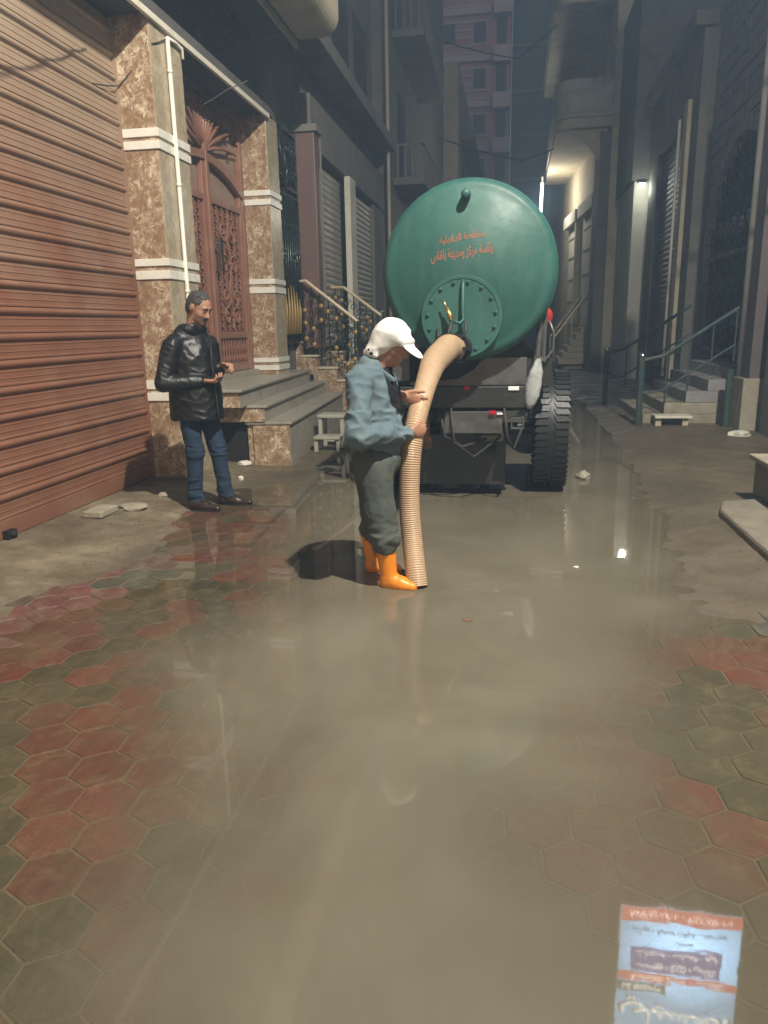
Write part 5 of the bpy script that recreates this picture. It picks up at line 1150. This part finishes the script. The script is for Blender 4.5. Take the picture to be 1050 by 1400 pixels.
# --- worker holding the hose
wb = (-.74, 4.3, -.022)
wk = empty('person', wb, 'worker in blue-grey jacket, white scarf cap and orange boots holding the hose', 'person', 'people in the street')
del man['group'], wk['group']
Rw = Matrix.Rotation(radians(-12), 3, 'Z') @ Matrix.Rotation(radians(30), 3, 'Y')
fd = Field((-.32,-.38,0), (.36,.46,1.66), .006)
PW = head(fd, (.07,-.01,1.455), Rw, (-.02,0,1.27), .95)
fd.cap((-.06,0,1.2), (-.05,0,.85), .11, .11, .05, ((1,0,0), .8)); fd.cap((-.08,-.13,1.24), (-.04,.13,1.24), .055, .055, .04)
for pts in (((-.09,-.18,1.21),(-.08,-.3,.97),(.155,.02,.94)), ((-.01,.19,1.22),(.01,.29,1.03),(.105,.15,1.135))):
    fd.cap(pts[0], pts[1], .045, .04, .02); fd.cap(pts[1], pts[2], .04, .029, .02)
for hp, kn, an in (((-.05,-.08,.8),(-.01,-.1,.48),(.05,-.12,.09)), ((-.05,.08,.8),(-.07,.1,.48),(-.1,.16,.09))):
    fd.cap((-.05,0,.86), hp, .09, .085, .04); fd.cap(hp, kn, .08, .055, .03); fd.cap(kn, an, .05, .04, .03); fd.cap(an, (an[0]+.05, an[1]-.01, .05), .026, .022, .02)
hand(fd, (.16,.025,.94), (.75,.66,-.02), (-.66,.75,0), (0,0,1), (.3,.7,.6), (.45,.6), 1.0)
hand(fd, (.09,.17,1.145), (.9,.12,-.4), (.1,.98,.1), (.4,0,.9), (.22,.45,.5), (.55,.4), 1.08)
grow(fd, 'body', M['skin_b'], wk)
def fold_cotton(p): return .012*ridge(Vector((p.x*7+p.z*2, p.y*6, p.z*3.5)))+.007*ridge(Vector((p.x*9+p.z*15, p.y*9, p.z*10-p.x*8)))*(1.7 if p.z < 1.1 else .7)-.007+.0012*mnoise.noise(p*40)
fd = Field((-.34,-.4,.72), (.3,.46,1.42), .0065)
fd.ell((-.065,0,1.13), (.14,.16,.2), None, .04); fd.ell((-.045,0,.97), (.15,.155,.2), None, .05); fd.cap((-.045,0,.95), (-.045,0,.84), .15, .14, .05)
fd.cap((-.1,-.165,1.255), (-.05,.165,1.255), .078, .078, .05); fd.cap((-.06,-.05,1.3), (-.03,.05,1.3), .075, .075, .04)
for pts in (((-.1,-.195,1.215),(-.085,-.31,.965),(.14,-.025,.94)), ((-.02,.2,1.225),(.005,.3,1.03),(.08,.175,1.12))):
    fd.cap(pts[0], pts[1], .072, .063, .012); fd.cap(pts[1], pts[2], .064, .046, .012)
fd.below(.8); fd.ell((.055,0,1.36), (.085,.075,.085), None, .02, 'sub'); fd.ell((.13,.02,1.2), (.06,.07,.17), None, .02, 'sub')
jw = grow(fd, 'jacket', M['jacket'], wk, fold_cotton)
fd = Field((-.24,-.22,.74), (.16,.22,.86), .0065); fd.cap((-.045,0,.83), (-.045,0,.76), .146, .142, .02); fd.below(.77); fd.cutplane((0,0,.82), (0,0,1))
grow(fd, 'waistband', M['jacket'], jw, fold_cotton)
fd = Field((-.2,-.16,1.24), (.16,.16,1.44), .006); fd.cap((-.06,-.04,1.325), (-.04,.04,1.325), .074, .074, .02); fd.ell((.02,0,1.36), (.085,.068,.1), None, .012, 'sub'); fd.cutplane((0,0,1.35), (.45,0,1))
fd.cap((.01,-.075,1.3), (.07,-.06,1.245), .018, .024, .01, ((.3,1,0), .4))
grow(fd, 'collar', M['jacket'], jw, None)
fd = Field((-.12,-.14,.9), (.14,.14,1.34), .0075); fd.ell((.015,.01,1.15), (.088,.1,.17), None, .03); fd.cap((0,0,1.25), (.02,0,1.3), .06, .05, .02)
grow(fd, 'shirt', M['shirt'], wk, fold_cotton)
def fold_trouser(p): return .012*ridge(Vector((p.x*8+p.z*2, p.y*8, p.z*3)))+.011*ridge(Vector((p.x*10+p.z*6, p.y*10, p.z*20)))*max(0, 1-abs(p.z-.32)/.22)-.006+.0012*mnoise.noise(p*40)
fd = Field((-.3,-.34,.2), (.24,.36,.92), .0075)
fd.ell((-.045,0,.78), (.145,.175,.13), None, .04)
for hp, kn, an in (((-.05,-.085,.76),(-.015,-.1,.5),(.02,-.115,.31)), ((-.05,.085,.76),(-.075,.11,.5),(-.085,.145,.31))):
    fd.cap(hp, kn, .118, .098, .025); fd.cap(kn, an, .098, .088, .03); fd.cap(an, (an[0],an[1],an[2]-.05), .09, .07, .02)
fd.below(.245)
grow(fd, 'trousers', M['trouser'], wk, fold_trouser)
for an, tw_ in (((.045,-.12),-.2),((-.1,.16),.05)):
    fd = Field((an[0]-.16,an[1]-.2,-.03), (an[0]+.32,an[1]+.2,.36), .006); d = Vector((cos(tw_), sin(tw_), 0)); a = Vector((an[0],an[1],0))
    fd.cap(a+Vector((-.025,0,.3)), a+Vector((-.005,0,.1)), .064, .05, .03); fd.cap(a+Vector((-.015,0,.05)), a+d*.07+Vector((0,0,.045)), .046, .046, .03); fd.cap(a+d*.05+Vector((0,0,.05)), a+d*.14+Vector((0,0,.035)), .045, .038, .03, ((0,0,1), .85))
    fd.below(-.002); fd.cutplane((0,0,.285), (.1,0,1)); bo = grow(fd, 'boot', M['boot'], wk)
    pr = [tuple((a+d*(.06+.13*cos(q_*pi/9))+Vector((-d.y,d.x,0))*.052*sin(q_*pi/9)).xy) for q_ in range(18)]
    o = bpy.data.objects.new('sole', MB().prism(pr, 'z', -.006, .018).mesh('sole', M['boot'])); col.objects.link(o); o.parent = bo
    MB().tube([tuple(a+Vector((-.022+.066*cos(q_*pi/8), .066*sin(q_*pi/8), .27))) for q_ in range(17)], .006, 6).build('boot_rim', M['boot'], bo, world=False)
fd = Field((-.14,-.2,1.26), (.28,.18,1.68), .0055)
fd.ell(PW(-.018,0,.042), (.112,.093,.095), Rw, .015); fd.ell(PW(-.05,0,-.02), (.085,.095,.09), Rw, .03); fd.cap(PW(-.07,-.05,-.1), PW(-.07,.05,-.1), .04, .04, .03); fd.cap(PW(.07,-.055,.048), PW(.07,.055,.048), .032, .032, .02)
fd.ell(PW(.105,0,-.055), (.095,.12,.092), Rw, .012, 'sub'); fd.cap(PW(-.09,-.03,-.07), PW(-.11,-.04,-.125), .03, .018, .02); fd.cap(PW(-.06,-.06,-.05), PW(-.035,-.082,-.1), .026, .02, .02)
def fold_scarf(p): return .004*ridge(Vector((p.x*7+p.z*7, p.y*6, p.z*16-p.x*8)))-.002
sc_ = grow(fd, 'head_scarf', M['scarf'], wk, fold_scarf)
fd = Field((.0,-.16,1.3), (.34,.16,1.6), .005)
fd.cap(PW(.07,-.045,.04), PW(.07,.045,.04), .04, .04, .02, (tuple(Rw @ Vector((0,0,1))), .45)); fd.ell(PW(.125,0,.026), (.08,.082,.011), Rw @ Matrix.Rotation(radians(10), 3, 'Y'), .015)
grow(fd, 'cap_visor', M['cap'], wk)
pt = MB(); rnd = random.Random(4)
for (x, y, z, a, b) in ((-.085,-.08,-.09,.014,.01),(-.06,-.1,-.1,.012,.01)):
    pt.ball(PW(x,y,z), (a,.014,b), 8, 5)
pt.build('scarf_print', M['pattern'], sc_, smooth=True, world=False)

# ------------------------------------------------------------------ added haze volume standing in for camera glare
def glare_haze_box():
    m = bpy.data.materials.new('glare_haze_volume'); m.use_nodes = True; t = m.node_tree; t.nodes.clear()
    out = t.nodes.new('ShaderNodeOutputMaterial'); v = t.nodes.new('ShaderNodeVolumePrincipled')
    v.inputs['Color'].default_value = (.5,.72,1,1); v.inputs['Density'].default_value = .0115; v.inputs['Anisotropy'].default_value = .25
    t.links.new(v.outputs[0], out.inputs['Volume'])
    o = MB().box(-41,41, -31,111, -1.5,41).build('glare_haze', m); tag(o, 'faint bluish haze added in place of camera glare', kind='stuff'); return o
glare_haze_box()
